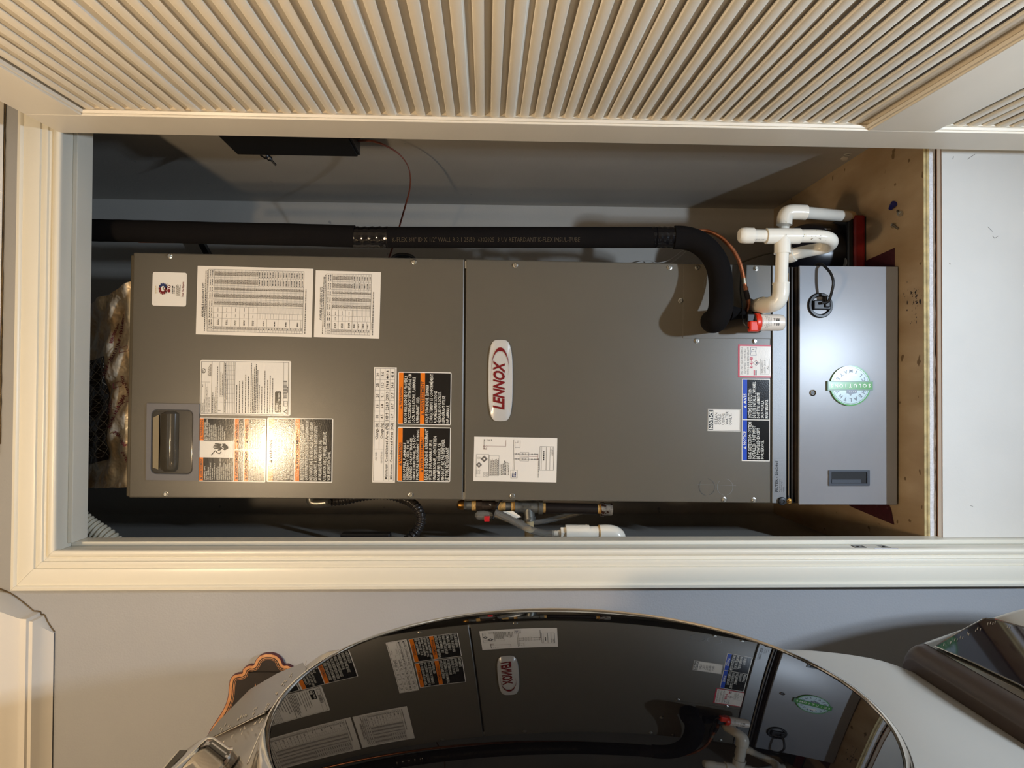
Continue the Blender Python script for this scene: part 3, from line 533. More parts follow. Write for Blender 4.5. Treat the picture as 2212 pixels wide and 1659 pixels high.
# wiring diagram
L = Label(un, 'wiring_diagram', 1024.5, 943, 1204, 1039, 'paper', kx=-.022, ky=.018, label='white wiring diagram sheet')
L.frame(1030, 981, 1057, 1030, .45, 'inkg'); L.frame(1058, 983, 1079, 1027, .35, 'inkg')
L.micro(1059, 1079, 1026, 990, 9, 'inkg', .5, ragged=.1)
for cx_, cy_, s_ in ((1047, 991, 7.5), (1036, 1004, 6.5)):
    L.poly([(cx_-s_, cy_), (cx_, cy_-s_), (cx_+s_, cy_), (cx_, cy_+s_)], 'inkg', 2); L.poly([(cx_-s_*.3, cy_), (cx_, cy_-s_*.3), (cx_+s_*.3, cy_), (cx_, cy_+s_*.3)], 'paper', 3)
for a in ((1032, 1016), (1037, 1016), (1032, 1022), (1037, 1022), (1034, 989), (1038, 989)): L.ring(*a, 1.8, .4, 'inkg', n=8)
for a in ((1046, 1020), (1052, 1020), (1046, 1025), (1052, 1025)): L.frame(a[0], a[1], a[0]+4, a[1]+3.5, .4, 'inkg')
L.micro(1080, 1102, 1025, 992, 7, 'ink', .35)
L.pl([(1046, 948), (1046, 968), (1049, 971)], .5); L.pl([(1052, 963), (1093, 963), (1093, 950)], .5, 'darkred')
for a in ((1046, 964), (1051, 964), (1046, 969), (1051, 969)): L.ring(*a, 1.6, .5, 'darkred', n=8)
for y0, y1, x in ((948, 1022, 1110), (952, 1014, 1113)): L.line(x, y0, x, y1, .5)
L.pl([(1113, 955), (1119, 955), (1119, 950)], .5); L.pl([(1113, 965), (1124, 965), (1124, 950)], .5); L.frame(1105, 1014, 1119, 1031, .5, 'inkg'); L.micro(1107, 1117, 1029, 1016, 3, 'navy', .5)
for y in (979, 990):
    L.line(1111, y, 1163, y, .5); L.frame(1124, y-4, 1143, y+4, .5, 'inkg')
    for x in (1116, 1121, 1130, 1136, 1150, 1156, 1161): L.ring(x, y, 1.4, .4, 'ink', n=8)
L.line(1113, 984, 1163, 984, .5, 'darkred'); L.line(1163, 978, 1163, 991, .5, 'darkred'); L.micro(1163.5, 1165.5, 1029, 988, 1, 'inkg', .6, ragged=0)
L.frame(1167, 962, 1197, 1013, .5); L.line(1171, 962, 1171, 1013, .4, 'inkg'); L.line(1181, 962, 1181, 1013, .6, 'inkg'); L.line(1189, 962, 1189, 1013, .4, 'inkg')
L.txt('Form No.', 1189.5, 1192, 980, 966); L.txt('538494-01', 1193, 1196, 982, 964, 'inkg'); L.micro(1174, 1177, 992, 972, 1, 'ink', .7, ragged=0); L.micro(1045, 1064, 952, 947, 4, 'inkg', .3); L.done()
# maker's badge
bd = MB(); n = 40; cxb, cyb, a_, b_ = 1081, 822, 26.5, 88
def se(a, k, e=3.2): return (cxb+a_*k*math.copysign(abs(math.cos(a))**(2/e*.8), math.cos(a)), cyb+b_*k*math.copysign(abs(math.sin(a))**(2/e), math.sin(a)))
rows = [[at(*se(2*PI*i/n, k), YU-off) for i in range(n+1)] for k, off in ((1, 0), (1, .003), (.96, .0048), (.6, .0062), (.02, .0068))]
bo = obj('maker_badge', MB().grid(rows), 'badge', un, smooth=True, label='silver oval badge with slanted red lettering and swoosh')
L = Label.__new__(Label); L.parent, L.Y, L.x0, L.y0, L.kx, L.ky, L.off, L.map, L.lay, L.o = un, YU-.0072, 1054, 734, -.01, .01, 0, None, {}, bo
L.txt('LENNOX', 1067.5, 1090, 885, 779, 'darkred', .035, shear=.3, res=3)
sw = []; 
for i in range(33):
    t = -1.0+2.0*i/32; ang = PI*1.5 + t*1.45
    sw.append((ang, abs(t)))
out = [(1081+19.5*math.cos(a)*(1), 800+50*math.sin(a)) for a, t in sw]; inn = [(1081+(19.5-2.2*(1-t*.8)-.0)*math.cos(a), 800+(50-8.5*(1-t)**.8)*math.sin(a)) for a, t in sw]
for i in range(32): L.poly([out[i], out[i+1], inn[i+1], inn[i]], 'darkred', 2)
# long thin tails of the swoosh
L.poly([(out[0][0], out[0][1]), (inn[0][0], inn[0][1]), (1060.8, 838)], 'darkred', 2); L.poly([(out[32][0], out[32][1]), (inn[32][0], inn[32][1]), (1097, 818)], 'darkred', 2); L.done()
# notices
L = Label(un, 'coil_notice_label', 1529, 883, 1600, 931, 'gloss', label='white NOTICE label reading CLEAN COILS USING WATER ONLY')
L.frame(1530, 884.5, 1599, 929.5, .5); L.rect(1531.5, 885.5, 1541, 928.5, 'ink'); L.txt('NOTICE', 1533, 1539.8, 927, 887, 'inkw', .04, lay=3); blk(L, 1543.5, 1582, 917, 886, ['CLEAN', 'COILS', 'USING', 'WATER', 'ONLY.'], 'ink', .0, sz=.75, wf=1.0); L.done()
L = Label(un, 'leak_notice_label', 1603, 818, 1663.5, 996, 'gloss', kx=-.004, label='blue and black leak detection NOTICE label')
for y0, y1, w_, t in ((820, 905.5, 'AVIS', ['SYSTÈME DE DÉTECTION', "DE FUITE INSTALLÉ. L'APPAREIL", 'DOIT ÊTRE ALIMENTÉ,', 'SAUF POUR LA', 'MAINTENANCE.']), (907.5, 994, 'NOTICE', ['LEAK DETECTION SYSTEM', 'INSTALLED. UNIT MUST', 'BE POWERED EXCEPT', 'FOR SERVICE.'])):
    L.rect(1604.5, y0, 1614, y1, 'blue'); L.rect(1614.2, y0, 1662, y1, 'black')
    L.tri(1606.5, 1612.5, y1-24, 'inkw', 'blue'); L.txt(w_, 1606.3, 1612.5, y1-33, y0+24 if w_ == 'NOTICE' else y0+30, 'inkw', .02); blk(L, 1616, 1616+8.9*len(t), y1-3, y0+4, t, bold=.01, sz=.72, wf=1.05)
L.done()
L = Label(un, 'refrigerant_type_label', 1594.5, 744, 1665.5, 815, 'red', kx=-.002, label='red bordered white label reading R-454B')
L.rect(1598, 747.5, 1665, 812, 'gloss', 1, r=1.5)
for i, t in enumerate(('THIS UNIT REQUIRES SERVICE', 'EQUIPMENT COMPATIBLE', 'WITH R-454B REFRIGERANT')): a = (0, 4, 1)[i]; L.txt(t, 1600+7*i, 1604.3+7*i, 810-a, 749+a, 'inkg')
L.txt('R-454B', 1620, 1626, 795, 770, 'red', .03); L.pl([(1633.5, 778), (1640, 783.5), (1633.5, 789), (1627.5, 783.5), (1633.5, 778)], .8, 'darkred'); L.disc(1634.5, 783.5, 2, 'ink', 2)
L.pl([(1621, 750), (1634, 750), (1632, 758.5), (1634, 767), (1621, 767), (1622.5, 758.5), (1621, 750)], .7, 'navy'); L.line(1621.5, 758.5, 1633, 758.5, .6, 'navy'); L.txt('i', 1625, 1629, 755.5, 754, 'ink', .05)
L.rect(1628, 799, 1631, 810, 'red', 2); L.rect(1632, 799, 1634.5, 810, 'ink', 2); L.frame(1642.5, 774.5, 1662, 808, .4, 'inkg')
for i, t in enumerate(('REFRIGERANT', 'SAFETY GROUP', 'A2L')): L.txt(t, 1644.3+6*i, 1648.2+6*i, 805 if i < 2 else 797, 777 if i < 2 else 789, 'inkg')
L.done()
L = Label(un, 'filter_label', 1674, 993, 1696, 1064, 'steel2', Y=YU-.0015, kx=-.002, label='clear filter size label with black print')
L.txt('FILTER - 20x24x1', 1675.3, 1680.5, 1062, 996, bold=.02); blk(L, 1682.5, 1695, 1062, 1010, ['Keep filter access panel', 'in place while unit is', 'operating.'], 'ink', .0, sz=.6); L.done()
# ================================================================== AIR CLEANER CABINET under the air handler
bx = thing('air_cleaner_cabinet', (.03, 1.87, Z(PZ)), 'silver-grey return cabinet under the air handler with round green sticker', 'cabinet')
obj('body', hexa([(1730, 575), (1939, 577), (1937, 1088), (1728, 1088)], 1.600, 2.155), 'silver', bx)
obj('front_panel', hexa([(1727, 573.5), (1940.5, 576), (1938, 1090.5), (1726, 1090)], YU-.001, 1.602), 'silver', bx, bevel=.0015)
for a, b, y, m in ((1701.5, 1707, 1.606, 'rail'), (1709, 1714.5, 1.612, 'rail'), (1719, 1725, 1.604, 'rail'), (1701, 1728, 1.622, 'dark')):
    obj('frame_rail', hexa([(a, 576), (b, 577), (b, 1087), (a, 1087)], y, 2.1 if m == 'dark' else y+.012), m, bx, bevel=.001)
obj('brass_edge', MB().tube(pts([(1703, 590, 1.605), (1703, 1070, 1.605)]), .0009, 6), mat('rust_edge', (170, 140, 100), .4, metal=.5), bx)
obj('latch_knob', MB().lathe([(.009, 0), (.0095, .004), (.008, .007), (.0045, .0075), (.004, .005)], at(1688, 1082, 1.594), (0, -1, 0), 24), 'dark', un, smooth=True)
obj('latch_screw', MB().lathe([(.0062, 0), (.006, .003), (.0035, .0032), (.0035, .006), (.0028, .0062)], at(1704, 1082, 1.596), (0, -1, 0), 20), 'brass', bx, smooth=True)
ls = at(1755.5, 848.5, YU-.001)
obj('key_lock', MB().lathe([(.0072, 0), (.0072, .002), (.0055, .0028), (.0048, .0015), (.0046, .0005)], ls, (0, -1, 0), 24), 'chrome', bx, smooth=True)
obj('lock_core', MB().lathe([(.0046, 0), (.004, .001)], ls, (0, -1, 0), 16), 'dark', bx)
o_ = rrpx(1790.5, 1015.5, 1879, 1049.5, 1.5, YU-.004, kx=0, ky=0); i_ = rrpx(1796, 1020, 1873.5, 1044.5, 1, YU-.004, kx=0, ky=0); b_ = rrpx(1790.5, 1015.5, 1879, 1049.5, 1.5, YU-.001, kx=0, ky=0); i2 = rrpx(1796, 1020, 1873.5, 1044.5, 1, YU-.0012, kx=0, ky=0)
q = ringface(o_, i_); q.add(b_+o_, [(i, (i+1) % 24, 24+(i+1) % 24, 24+i) for i in range(24)]); q.add(i_+i2, [(i, (i+1) % 24, 24+(i+1) % 24, 24+i) for i in range(24)])
pu = obj('pull_frame', q, mat('slate_plastic', (54, 60, 70), .4), bx, label='slate plastic pull frame')
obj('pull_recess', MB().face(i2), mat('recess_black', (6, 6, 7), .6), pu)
obj('pull_lip', hexa([(1797, 1036), (1860, 1036), (1860, 1044), (1797, 1044)], YU-.0025, YU-.0015), MATS['slate_plastic'], pu)
# round magnet sticker (its writing runs up the cabinet, turned a quarter)
md = MB(); c0 = (1837.5, 833)
circ = [at(c0[0]+43.5*math.cos(2*PI*i/48), c0[1]+43.5*math.sin(2*PI*i/48), YU-.006) for i in range(48)]; md.prism(circ, (0, .0048, 0))
mg = obj('round_magnet', md, 'green', bx, label='round pale blue and green magnet with a green band')
obj('magnet_band', hexa([(1788, 823), (1886, 823), (1886, 843.5), (1788, 843.5)], YU-.0068, YU-.001), 'green2', mg)
L = Label.__new__(Label); L.parent, L.Y, L.x0, L.y0, L.kx, L.ky, L.off, L.map, L.lay, L.o = bx, YU-.0062, 0, 0, 0, 0, 0, None, {}, mg
L.disc(c0[0], c0[1], 41, 'sky', .5); L.ring(c0[0], c0[1], 39, .9, 'green2', 1, 40)
L.Y = YU-.0069; L.rect(1790.5, 825.5, 1883.5, 841, 'green', 1)
def rot_txt(t, cx_, cy_, h, ang, m, bold=.02, adv=None, res=2):   # glyph centred at cx,cy, rotated in the image by ang (0 = upright in the image)
    v, f, wd = glyphs(t, bold, res); k = h/CAP; ca, sa = math.cos(ang), math.sin(ang)
    L.L(m, 2).add([L.P(cx_ + ((x-wd/2)*k)*ca + ((y-CAP/2)*k)*sa, cy_ + ((x-wd/2)*k)*sa - ((y-CAP/2)*k)*ca, .0006) for x, y in v], f)
for i, ch in enumerate('SOLUTIONS'): rot_txt(ch, 1878-i*10.2, 833.2, 7.4, PI, 'inkw')
L.Y = YU-.0064
for i, ch in enumerate('CLIMATE'):
    a = math.radians(-25-i*21); rot_txt(ch, c0[0]+31*math.cos(a), c0[1]+31*math.sin(a), 7.5, a-PI/2+0, 'slate')
for i, ch in enumerate('HEALTHY'):
    a = math.radians(25+i*21.5); rot_txt(ch, c0[0]+31*math.cos(a), c0[1]+31*math.sin(a), 7.5, a+PI/2, 'slate')
L.poly([(1829, 842), (1829, 850), (1833, 850), (1838, 855), (1841, 851), (1851, 849), (1851, 842)], 'slate', 2)
for a in ((1834, 846), (1838, 846), (1843, 845), (1847, 845)): L.rect(a[0], a[1], a[0]+1.4, a[1]+1.4, 'inkw', 3)
L.rect(1828, 808, 1850, 812, 'inkw', 2, r=1.5); L.rect(1834, 805, 1846, 808, 'inkw', 2, r=1); L.done()
# grommet with cord
gr = thing('power_plug', at(1771, 660, YU-.02), 'round black plug on the silver cabinet with a looped cord', 'plug')
g0 = at(1771, 660, YU-.001)
obj('flange', MB().lathe([(.0285, 0), (.0290, .003), (.0270, .006), (.0225, .0062), (.0205, .003), (.0200, .0012)], g0, (0, -1, 0), 40, cap=False), 'dark', gr, smooth=True)
obj('socket', MB().box((g0.x-.0105, g0.y-.0130, g0.z-.0195), (g0.x+.0105, g0.y, g0.z+.0195)).box((g0.x-.006, g0.y-.018, g0.z-.016), (g0.x+.020, g0.y-.002, g0.z-.004)), 'dark', gr, bevel=.002)
cd = [(1775, 655, 1.575), (1788, 652, 1.572), (1794, 640, 1.565), (1800, 612, 1.555), (1795, 592, 1.56), (1783, 577, 1.575), (1772, 570, 1.60), (1760, 575, 1.635), (1752, 590, 1.66)]
obj('cord', MB().tube(spline(pts(cd), 7), .0031, 10), 'dark', gr, smooth=True)
# maroon liner under the cabinet
zp = PZ+.0003
pg = [atz(1933, 536, zp), atz(1866, 566, zp), atz(1836, 1092, zp), atz(1846, 1097, zp), atz(1932, 1133, zp), atz(1926, 1102, zp), atz(1921, 1090, zp), atz(1934, 585, zp)]
obj('cushion_pad', MB().prism(pg, (0, 0, .0025)), 'maroon', label='dark maroon liner sheet lying under the silver cabinet', cat='liner')
# ================================================================== PUMP
pp = thing('condensate_pump', (.40, 1.85, Z(PZ)), 'black and red condensate pump on the platform behind the pipes', 'pump')
px0, px1, py0, py1 = .285, .4545, 1.735, 2.0
obj('base_foot', MB().box((px0+.004, py0+.004, Z(PZ)), (px1-.004, py1, Z(PZ)+.004)), 'dark', pp)
obj('tank', MB().box((px0, py0, Z(PZ)+.003), (px1, py1, Z(PZ)+.033)), 'pumpr', pp, bevel=.006, seg=3, label='red tank base')
obj('tank_lid', MB().box((px0, py0, Z(PZ)+.033), (px1, py1, Z(PZ)+.050)), 'pumpb', pp, bevel=.005, seg=3)
mb = MB(); 
for k, (rx, h) in enumerate(((1.0, 0), (1.0, .045), (.98, .070), (.90, .100), (.72, .125), (.4, .138), (.05, .142))): pass
prof_ = [(.080, 0), (.080, .050), (.078, .075), (.070, .100), (.056, .120), (.034, .133), (.004, .138)]
obj('motor_cover', MB().lathe(prof_, ((px0+px1)/2, py0+.085, Z(PZ)+.048), (0, 0, 1), 40), 'pumpb', pp, smooth=True, label='domed black motor cover')
cvx = (px0+px1)/2
def oncyl(ang, z_, r_=.0802): return Vector((cvx+r_*math.sin(ang), py0+.085-r_*math.cos(ang), Z(PZ)+z_))
for a0, a1, z0, z1 in ((.55, .85, .128, .148), (-.55, -.25, .128, .148)):
    pass
obj('side_label', MB().face([oncyl(.75, .080, .0806), oncyl(.35, .080, .0806), oncyl(.35, .095, .0806), oncyl(.75, .095, .0806)]), 'lgrey', pp)
obj('side_label', MB().face([oncyl(-.3, .108, .0765), oncyl(-.75, .108, .0765), oncyl(-.75, .122, .071), oncyl(-.3, .122, .071)]), 'lgrey', pp)
pc = at(1829, 548, 1.76)
obj('port_plug', MB().lathe([(.014, 0), (.014, .002), (.012, .003)], (.335, py0+.016, Z(PZ)+.0495), (0, 0, 1), 24), 'lgrey', pp, label='grey round port plug')
# ================================================================== INSULATED LINE
il = thing('insulated_suction_pipe', at(800, 512, 1.56), 'thick black foam insulated pipe running down right of the air handler', 'pipe')
def foamrun(P_, r_, n=24, bulge=0): 
    s_ = spline(pts(P_), 6); return MB().tube(s_, [r_*(1+bulge*math.sin(i*1.7)) for i in range(len(s_))], n)
obj('foam_sleeve', foamrun([(150, 496, 1.57), (230, 498, 1.57), (330, 500, 1.565), (480, 504, 1.56), (640, 507, 1.56), (767, 511, 1.56)], .0238, bulge=.01), 'foam', il, smooth=True)
obj('foam_sleeve', foamrun([(834, 513, 1.56), (1000, 513, 1.56), (1200, 513, 1.56), (1400, 513, 1.56), (1409, 513, 1.56)], .0232), 'foam', il, smooth=True)
obj('foam_sleeve', foamrun([(1456, 513, 1.56), (1478, 514, 1.558), (1505, 522, 1.553), (1530, 541, 1.547), (1548, 568, 1.540), (1556, 600, 1.533), (1558, 640, 1.520), (1556, 668, 1.506), (1547, 690, 1.503), (1540, 694, 1.53), (1538, 694, 1.592)], .0258), 'foam', il, smooth=True, label='foam elbow turning into the air handler')
def taped(x0, x1, r_):
    P_ = [at(x0+(x1-x0)*i/14, 512.5, 1.56) for i in range(15)]; return MB().tube(P_, [r_+.0007*(i % 3)+R.uniform(0, .0005) for i in range(15)], 24)
obj('tape_wrap', taped(763, 838, .0220), 'tape', il, smooth=True, label='shiny black tape joint')
obj('tape_wrap', taped(1404, 1460, .0222), 'tape', il, smooth=True, label='shiny black tape joint')
# print on the sleeve, wrapped on its curve
v, f, wd = glyphs('K-FLEX 3/4" ID X 1/2" WALL R 3.1 25/50  6302025  3 UV RETARDANT K-FLEX INSUL-TUBE', 0, 1)
A_, B_ = at(850, 513, 1.56), at(1250, 513, 1.56); ax = (B_-A_).normalized(); out_ = Vector((0, -1, 0)); sd = Vector((1, 0, 0)); tv_ = []
for x, y in v:
    c = A_.lerp(B_, x/wd); th = -.62+(y/CAP)*.42; tv_.append(c + (out_*math.cos(th) + sd*math.sin(th))*.0236)
obj('printed_text', MB().add(tv_, f), 'foamink', il)
# copper liquid line
cl = thing('copper_liquid_line', at(1600, 565, 1.56), 'thin bare copper tube curving beside the black elbow', 'pipe')
CP = [(300, 520, 1.62), (800, 524, 1.62), (1300, 518, 1.60), (1470, 506, 1.585), (1505, 499, 1.58), (1530, 500, 1.575), (1556, 512, 1.57), (1578, 533, 1.567), (1595, 560, 1.564), (1604, 590, 1.562), (1609, 617, 1.562), (1615, 640, 1.562), (1617, 655, 1.566), (1614, 668, 1.58), (1611, 672, 1.594)]
obj('tube', MB().tube(spline(pts(CP), 6), .0046, 12), 'copper', cl, smooth=True)
obj('wrap', MB().tube(pts([(1611, 627, 1.562), (1616, 647, 1.563)]), .0058, 12), mat('dark_wrap', (44, 32, 32), .4), cl)
obj('joint', MB().tube(pts([(1606.5, 601, 1.562), (1608, 613, 1.562)]), .0054, 12), mat('solder_joint', (150, 140, 120), .35, metal=.7), cl)
sg = thing('suction_stub', at(1596, 676, 1.58), 'black insulated stub beside the red capped switch', 'pipe')
obj('sleeve', MB().tube(pts([(1578, 676, 1.565), (1600, 677, 1.565), (1604, 680, 1.59)]), [.017, .012, .010], 16), 'foam', sg, smooth=True)
obj('wire', MB().tube(spline(pts([(1600, 566, 1.592), (1601, 590, 1.58), (1599, 625, 1.575), (1603, 660, 1.56), (1604, 690, 1.535), (1612, 705, 1.53), (1622, 711, 1.53)]), 6), .0016, 6), 'dark', sg, smooth=True)
# ================================================================== PVC drain
dr = thing('drain_pipe_assembly', at(1690, 560, 1.51), 'white PVC drain pipes with tee, cap and trap at the lower right', 'drain pipe')
Yp = 1.50; rp, rc = .0135, .0168
T0 = at(1690, 510, Yp)
def P2(px, py, Y=Yp): return at(px, py, Y)
obj('cap', MB().lathe([(.0168, 0), (.0172, -.018), (.0160, -.027), (.012, -.031), (.004, -.032)], P2(1627, 509), P2(1690, 510)-P2(1627, 509), 28), 'pvc', dr, smooth=True)
obj('pipe', MB().cyl(P2(1620, 509), P2(1665, 510), rp), 'pvc', dr, smooth=True)
obj('tee', MB().cyl(P2(1655, 510), P2(1727, 510), rc, 28).cyl(P2(1690, 510), P2(1690, 545), rc, 28).cyl(P2(1690, 545), P2(1690, 548), rc+.001, 28), 'pvc', dr, smooth=True)
obj('pipe', MB().cyl(P2(1690, 540), P2(1687, 615), rp, 24), 'pvc', dr, smooth=True)
el = spline([P2(1687, 612), P2(1686, 635), P2(1680, 650, 1.505), P2(1668, 657, 1.515), P2(1652, 660, 1.535), P2(1645, 661, 1.55)], 6)
obj('elbow', MB().tube(el, rc+.0005, 24).cyl(P2(1687, 611), P2(1687, 614), rc+.0015, 24), 'pvc', dr, smooth=True)
obj('fitting', MB().cyl(P2(1650, 660, 1.54), P2(1640, 661, 1.575), .0195, 8).cyl(P2(1640, 661, 1.57), P2(1634, 662, 1.597), .016, 16), mat('pvc_nut', (190, 184, 168), .4), dr)
trp = spline([P2(1722, 510), P2(1760, 510, 1.50), P2(1785, 513, 1.502), P2(1796, 519, 1.515), P2(1794, 528, 1.545), P2(1780, 535, 1.57), P2(1745, 542, 1.59), P2(1712, 550, 1.61)], 6)
obj('trap', MB().tube(trp, rp+.0004, 24), 'pvc', dr, smooth=True, label='curved trap with dirt specks')
spk = MB()
for _ in range(26):
    px, py = R.uniform(1730, 1785), R.uniform(500, 520); r_ = R.uniform(.0003, .0009); c = at(px, py, Yp-.0139+.9*abs(py-511)**2*.00006); spk.face([c+Vector((math.cos(k)*r_, 0, math.sin(k)*r_*1.6)) for k in (0, 1.26, 2.51, 3.77, 5.03)])
obj('dirt_specks', spk, mat('speck', (90, 76, 50), .8), dr)['kind'] = 'stuff'
obj('elbow', MB().tube(spline([P2(1716, 549, 1.605), P2(1702, 553, 1.615), P2(1694, 545, 1.62), P2(1693, 520, 1.62)], 5), rc, 22), 'pvc', dr, smooth=True)
obj('pipe', MB().cyl(P2(1693, 525, 1.62), P2(1694, 470, 1.62), .0115, 20), 'pvc', dr, smooth=True)
Ye = 1.60
obj('elbow', MB().tube(spline([P2(1694, 486, Ye), P2(1696, 468, Ye), P2(1704, 459, Ye), P2(1722, 458, Ye), P2(1741, 459, Ye)], 6), rc+.0005, 24), 'pvc', dr, smooth=True)
obj('pipe', MB().cyl(P2(1735, 459, Ye), P2(1838, 468, 1.755), rp+.0005, 24), 'pvc', dr, smooth=True)
obj('pipe_end', MB().cyl(P2(1806, 465.2, 1.706), P2(1838, 468, 1.755), rp+.0008, 24), 'pvcd', dr, smooth=True)
v, f, wd = glyphs('2 NSF-PW SCH40 D', 0, 1); obj('printed_text', MB().add([P2(1630+x/wd*24, 518-y*2.6, Yp-.0128) for x, y in v], f), 'ink', dr)
# float switch
fs = thing('float_switch', at(1665, 697, 1.545), 'white cylindrical float switch with a red cap', 'switch')
Ys = 1.540
obj('body', MB().lathe([(.0182, 0), (.0182, -.050), (.0172, -.058), (.014, -.061), (.004, -.062)], at(1633, 696.5, Ys), Vector((0, 0, 1)), 32), mat('switch_white', (226, 216, 204), .3), fs, smooth=True)
obj('cap', MB().lathe([(.0192, -.004), (.0206, -.001), (.0206, .006), (.0185, .008), (.0185, .002)], at(1636, 696.5, Ys), Vector((0, 0, 1)), 32), 'capred', fs, smooth=True)
cpt = at(1628, 703, Ys-.004)
obj('cap_lug', MB().box((cpt.x-.014, cpt.y-.014, cpt.z-.006), (cpt.x+.009, cpt.y+.004, cpt.z+.013)), 'capred', fs, bevel=.003, seg=3)
cpt = at(1624, 687, Ys-.004); obj('cap_latch', MB().box((cpt.x-.009, cpt.y-.006, cpt.z-.005), (cpt.x+.009, cpt.y+.006, cpt.z+.012)), 'dark', fs, bevel=.002)
obj('mount', MB().cyl(at(1640, 690, 1.55), at(1632, 668, 1.585), .009, 14), 'foam', fs)
def wrapped(t, x0, x1, ya, yb, bold=0.0):
    v, f, wd = glyphs(t, bold, 1); c = at(1660, 696.5, Ys); out = []
    for x, y in v:
        px = x1-(x1-x0)*y/CAP; py = ya-(ya-yb)*x/wd; p = at(px, py, Ys-.018); dx = max(-.0178, min(.0178, p.x-c.x)); out.append(Vector((c.x+dx, Ys-math.sqrt(.0185**2-dx*dx), p.z)))
    return out, f
tm = MB()
for t, a, b, ya, yb, bo_ in (('Asurity', 1640, 1644.5, 703, 684, .02), ('CS-2 Float Switch', 1647.5, 1649.5, 706, 684, 0), ('Replacement', 1651.5, 1653.2, 703, 687, 0), ('Normally closed contact 5A', 1655, 1656.8, 708, 682, 0), ('Max 24V AC only class 2', 1658.5, 1660.2, 707, 682, 0), ('For secondary use', 1662, 1663.6, 704, 685, 0), ('Do not obstruct', 1665.5, 1667.2, 704, 685, 0)):
    tm.add(*wrapped(t, a, b, ya, yb, bo_))
for py in (690, 700):
    c = at(1660, 696.5, Ys)
    for dx in (0, 5, 9): tm.add(*wrapped('OE'[dx > 0:], 1672+dx, 1675+dx, py+3, py-3, .03))
tm.add(*wrapped('®', 1636.5+2, 1640+2, 708, 705, 0)); obj('printed_text', tm, 'ink', fs)
# ================================================================== LEFT GAP FITTINGS
br = thing('pipe_manifold', at(1150, 1095, 1.63), 'old galvanised tee and black nipple beside the left of the air handler', 'pipe fitting')
Yb = 1.64
def seg_(x0, x1, r_, m, n=18, y=1094.5, nm='nipple', dy=0): return obj(nm, MB().cyl(at(x0, y, Yb), at(x1, y+dy, Yb), r_*Yb/1534, n), m, br, smooth=True)
obj('vent_cap', MB().lathe([(.003, 0), (.009, .003), (.0115, .009), (.0115, .016)], at(987, 1090.5, Yb), at(1100, 1094, Yb)-at(987, 1090.5, Yb), 20), 'brass', br, smooth=True)
seg_(1002, 1008, 10.5, 'zinc', 6, 1091); seg_(1008, 1019, 9.5, 'galv', 16, 1091.5); seg_(1019, 1028, 10.5, 'putty', 16, 1092); seg_(1028, 1041, 11.5, 'rust', 8, 1092, 'bushing'); seg_(1041, 1070, 11, 'rust', 16, 1092.5, 'coupling'); seg_(1070, 1076, 9, 'rust', 16, 1093)
seg_(1076, 1092, 9.5, 'putty', 16, 1093); seg_(1092, 1104, 9, 'galv', 16, 1093.5); seg_(1104, 1113, 10.5, 'putty', 16, 1094)
obj('tee', MB().cyl(at(1112, 1095, Yb), at(1119, 1095, Yb), .0158, 24).cyl(at(1118, 1095, Yb), at(1164, 1096, Yb), .0135, 24).cyl(at(1163, 1096, Yb), at(1172, 1096, Yb), .0160, 24).cyl(at(1141, 1096, Yb), at(1143, 1120, Yb), .0135, 24).cyl(at(1143, 1115, Yb), at(1143, 1124, Yb), .0155, 24), 'galv', br, smooth=True, label='grey galvanised tee with raised stamp')
v, f, wd = glyphs('WARD', .01, 2); obj('stamp', MB().add([at(1128+x/wd*25, 1098-y*9, Yb-.0142) for x, y in v], f), 'galv', br)
seg_(1172, 1178, 11, 'putty', 16, 1096.5); seg_(1178, 1290, 11.5, 'iron', 22, 1097, 'black_nipple', 2.5); seg_(1288, 1298, 10.5, 'putty', 16, 1099.5)
seg_(1297, 1304, 15.5, 'nickel', 20, 1100, 'collar'); seg_(1303, 1322, 13.5, 'nickel', 8, 1100, 'end_cap')
seg_w = obj('branch_pipe', MB().cyl(at(1143, 1122, Yb), at(1143, 1180, Yb), .0105, 18), 'pvcd', br, smooth=True)
ct = thing('clear_drain_tube', at(1120, 1130, 1.60), 'clear flexible tube slanting to the white union', 'tube')
obj('tube', MB().tube(spline(pts([(1068, 1107, 1.60), (1090, 1116, 1.60), (1120, 1131, 1.60), (1150, 1146, 1.60), (1175, 1152, 1.60), (1196, 1153, 1.60)]), 6), .0085, 16), 'clear', ct, smooth=True)
obj('tube', MB().tube(spline(pts([(1068, 1112, 1.70), (1110, 1126, 1.72), (1160, 1128, 1.72), (1210, 1118, 1.72), (1255, 1106, 1.72)]), 6), .0065, 12), 'clear', ct, smooth=True)
obj('clip', MB().box(at(1046, 1126, 1.60)-Vector((.0, .005, .012)), at(1046, 1126, 1.60)+Vector((.012, .005, 0))), 'redh', ct, label='red clip', bevel=.001)
zt = spline(pts([(1086, 1079, 1.615), (1078, 1086, 1.62), (1073, 1098, 1.618), (1068, 1110, 1.60), (1064, 1122, 1.59)]), 5); obj('cable_tie', MB().tube(zt, .0022, 8), 'dark', ct)
obj('tag', MB().add(pts([(1086, 1105, 1.61), (1108, 1104, 1.61), (1126, 1117, 1.612), (1110, 1121, 1.60)]), [(0, 1, 2, 3)]), 'pvc', ct, thick=.0005)
obj('bulb', MB().lathe([(.003, 0), (.010, .006), (.011, .02), (.008, .034), (.004, .040)], at(1026, 1113, 1.61), (0, 0, -1), 16), 'clear', ct, smooth=True)
wu = thing('drain_union', at(1270, 1146, 1.60), 'white PVC union and elbow beside the left jamb', 'pipe fitting')
def sw_(x0, x1, r_, m='pvc', n=20, nm='socket', y=1152): return obj(nm, MB().cyl(at(x0, y, 1.60), at(x1, y, 1.60), r_*1.6/1534, n), m, wu, smooth=True)
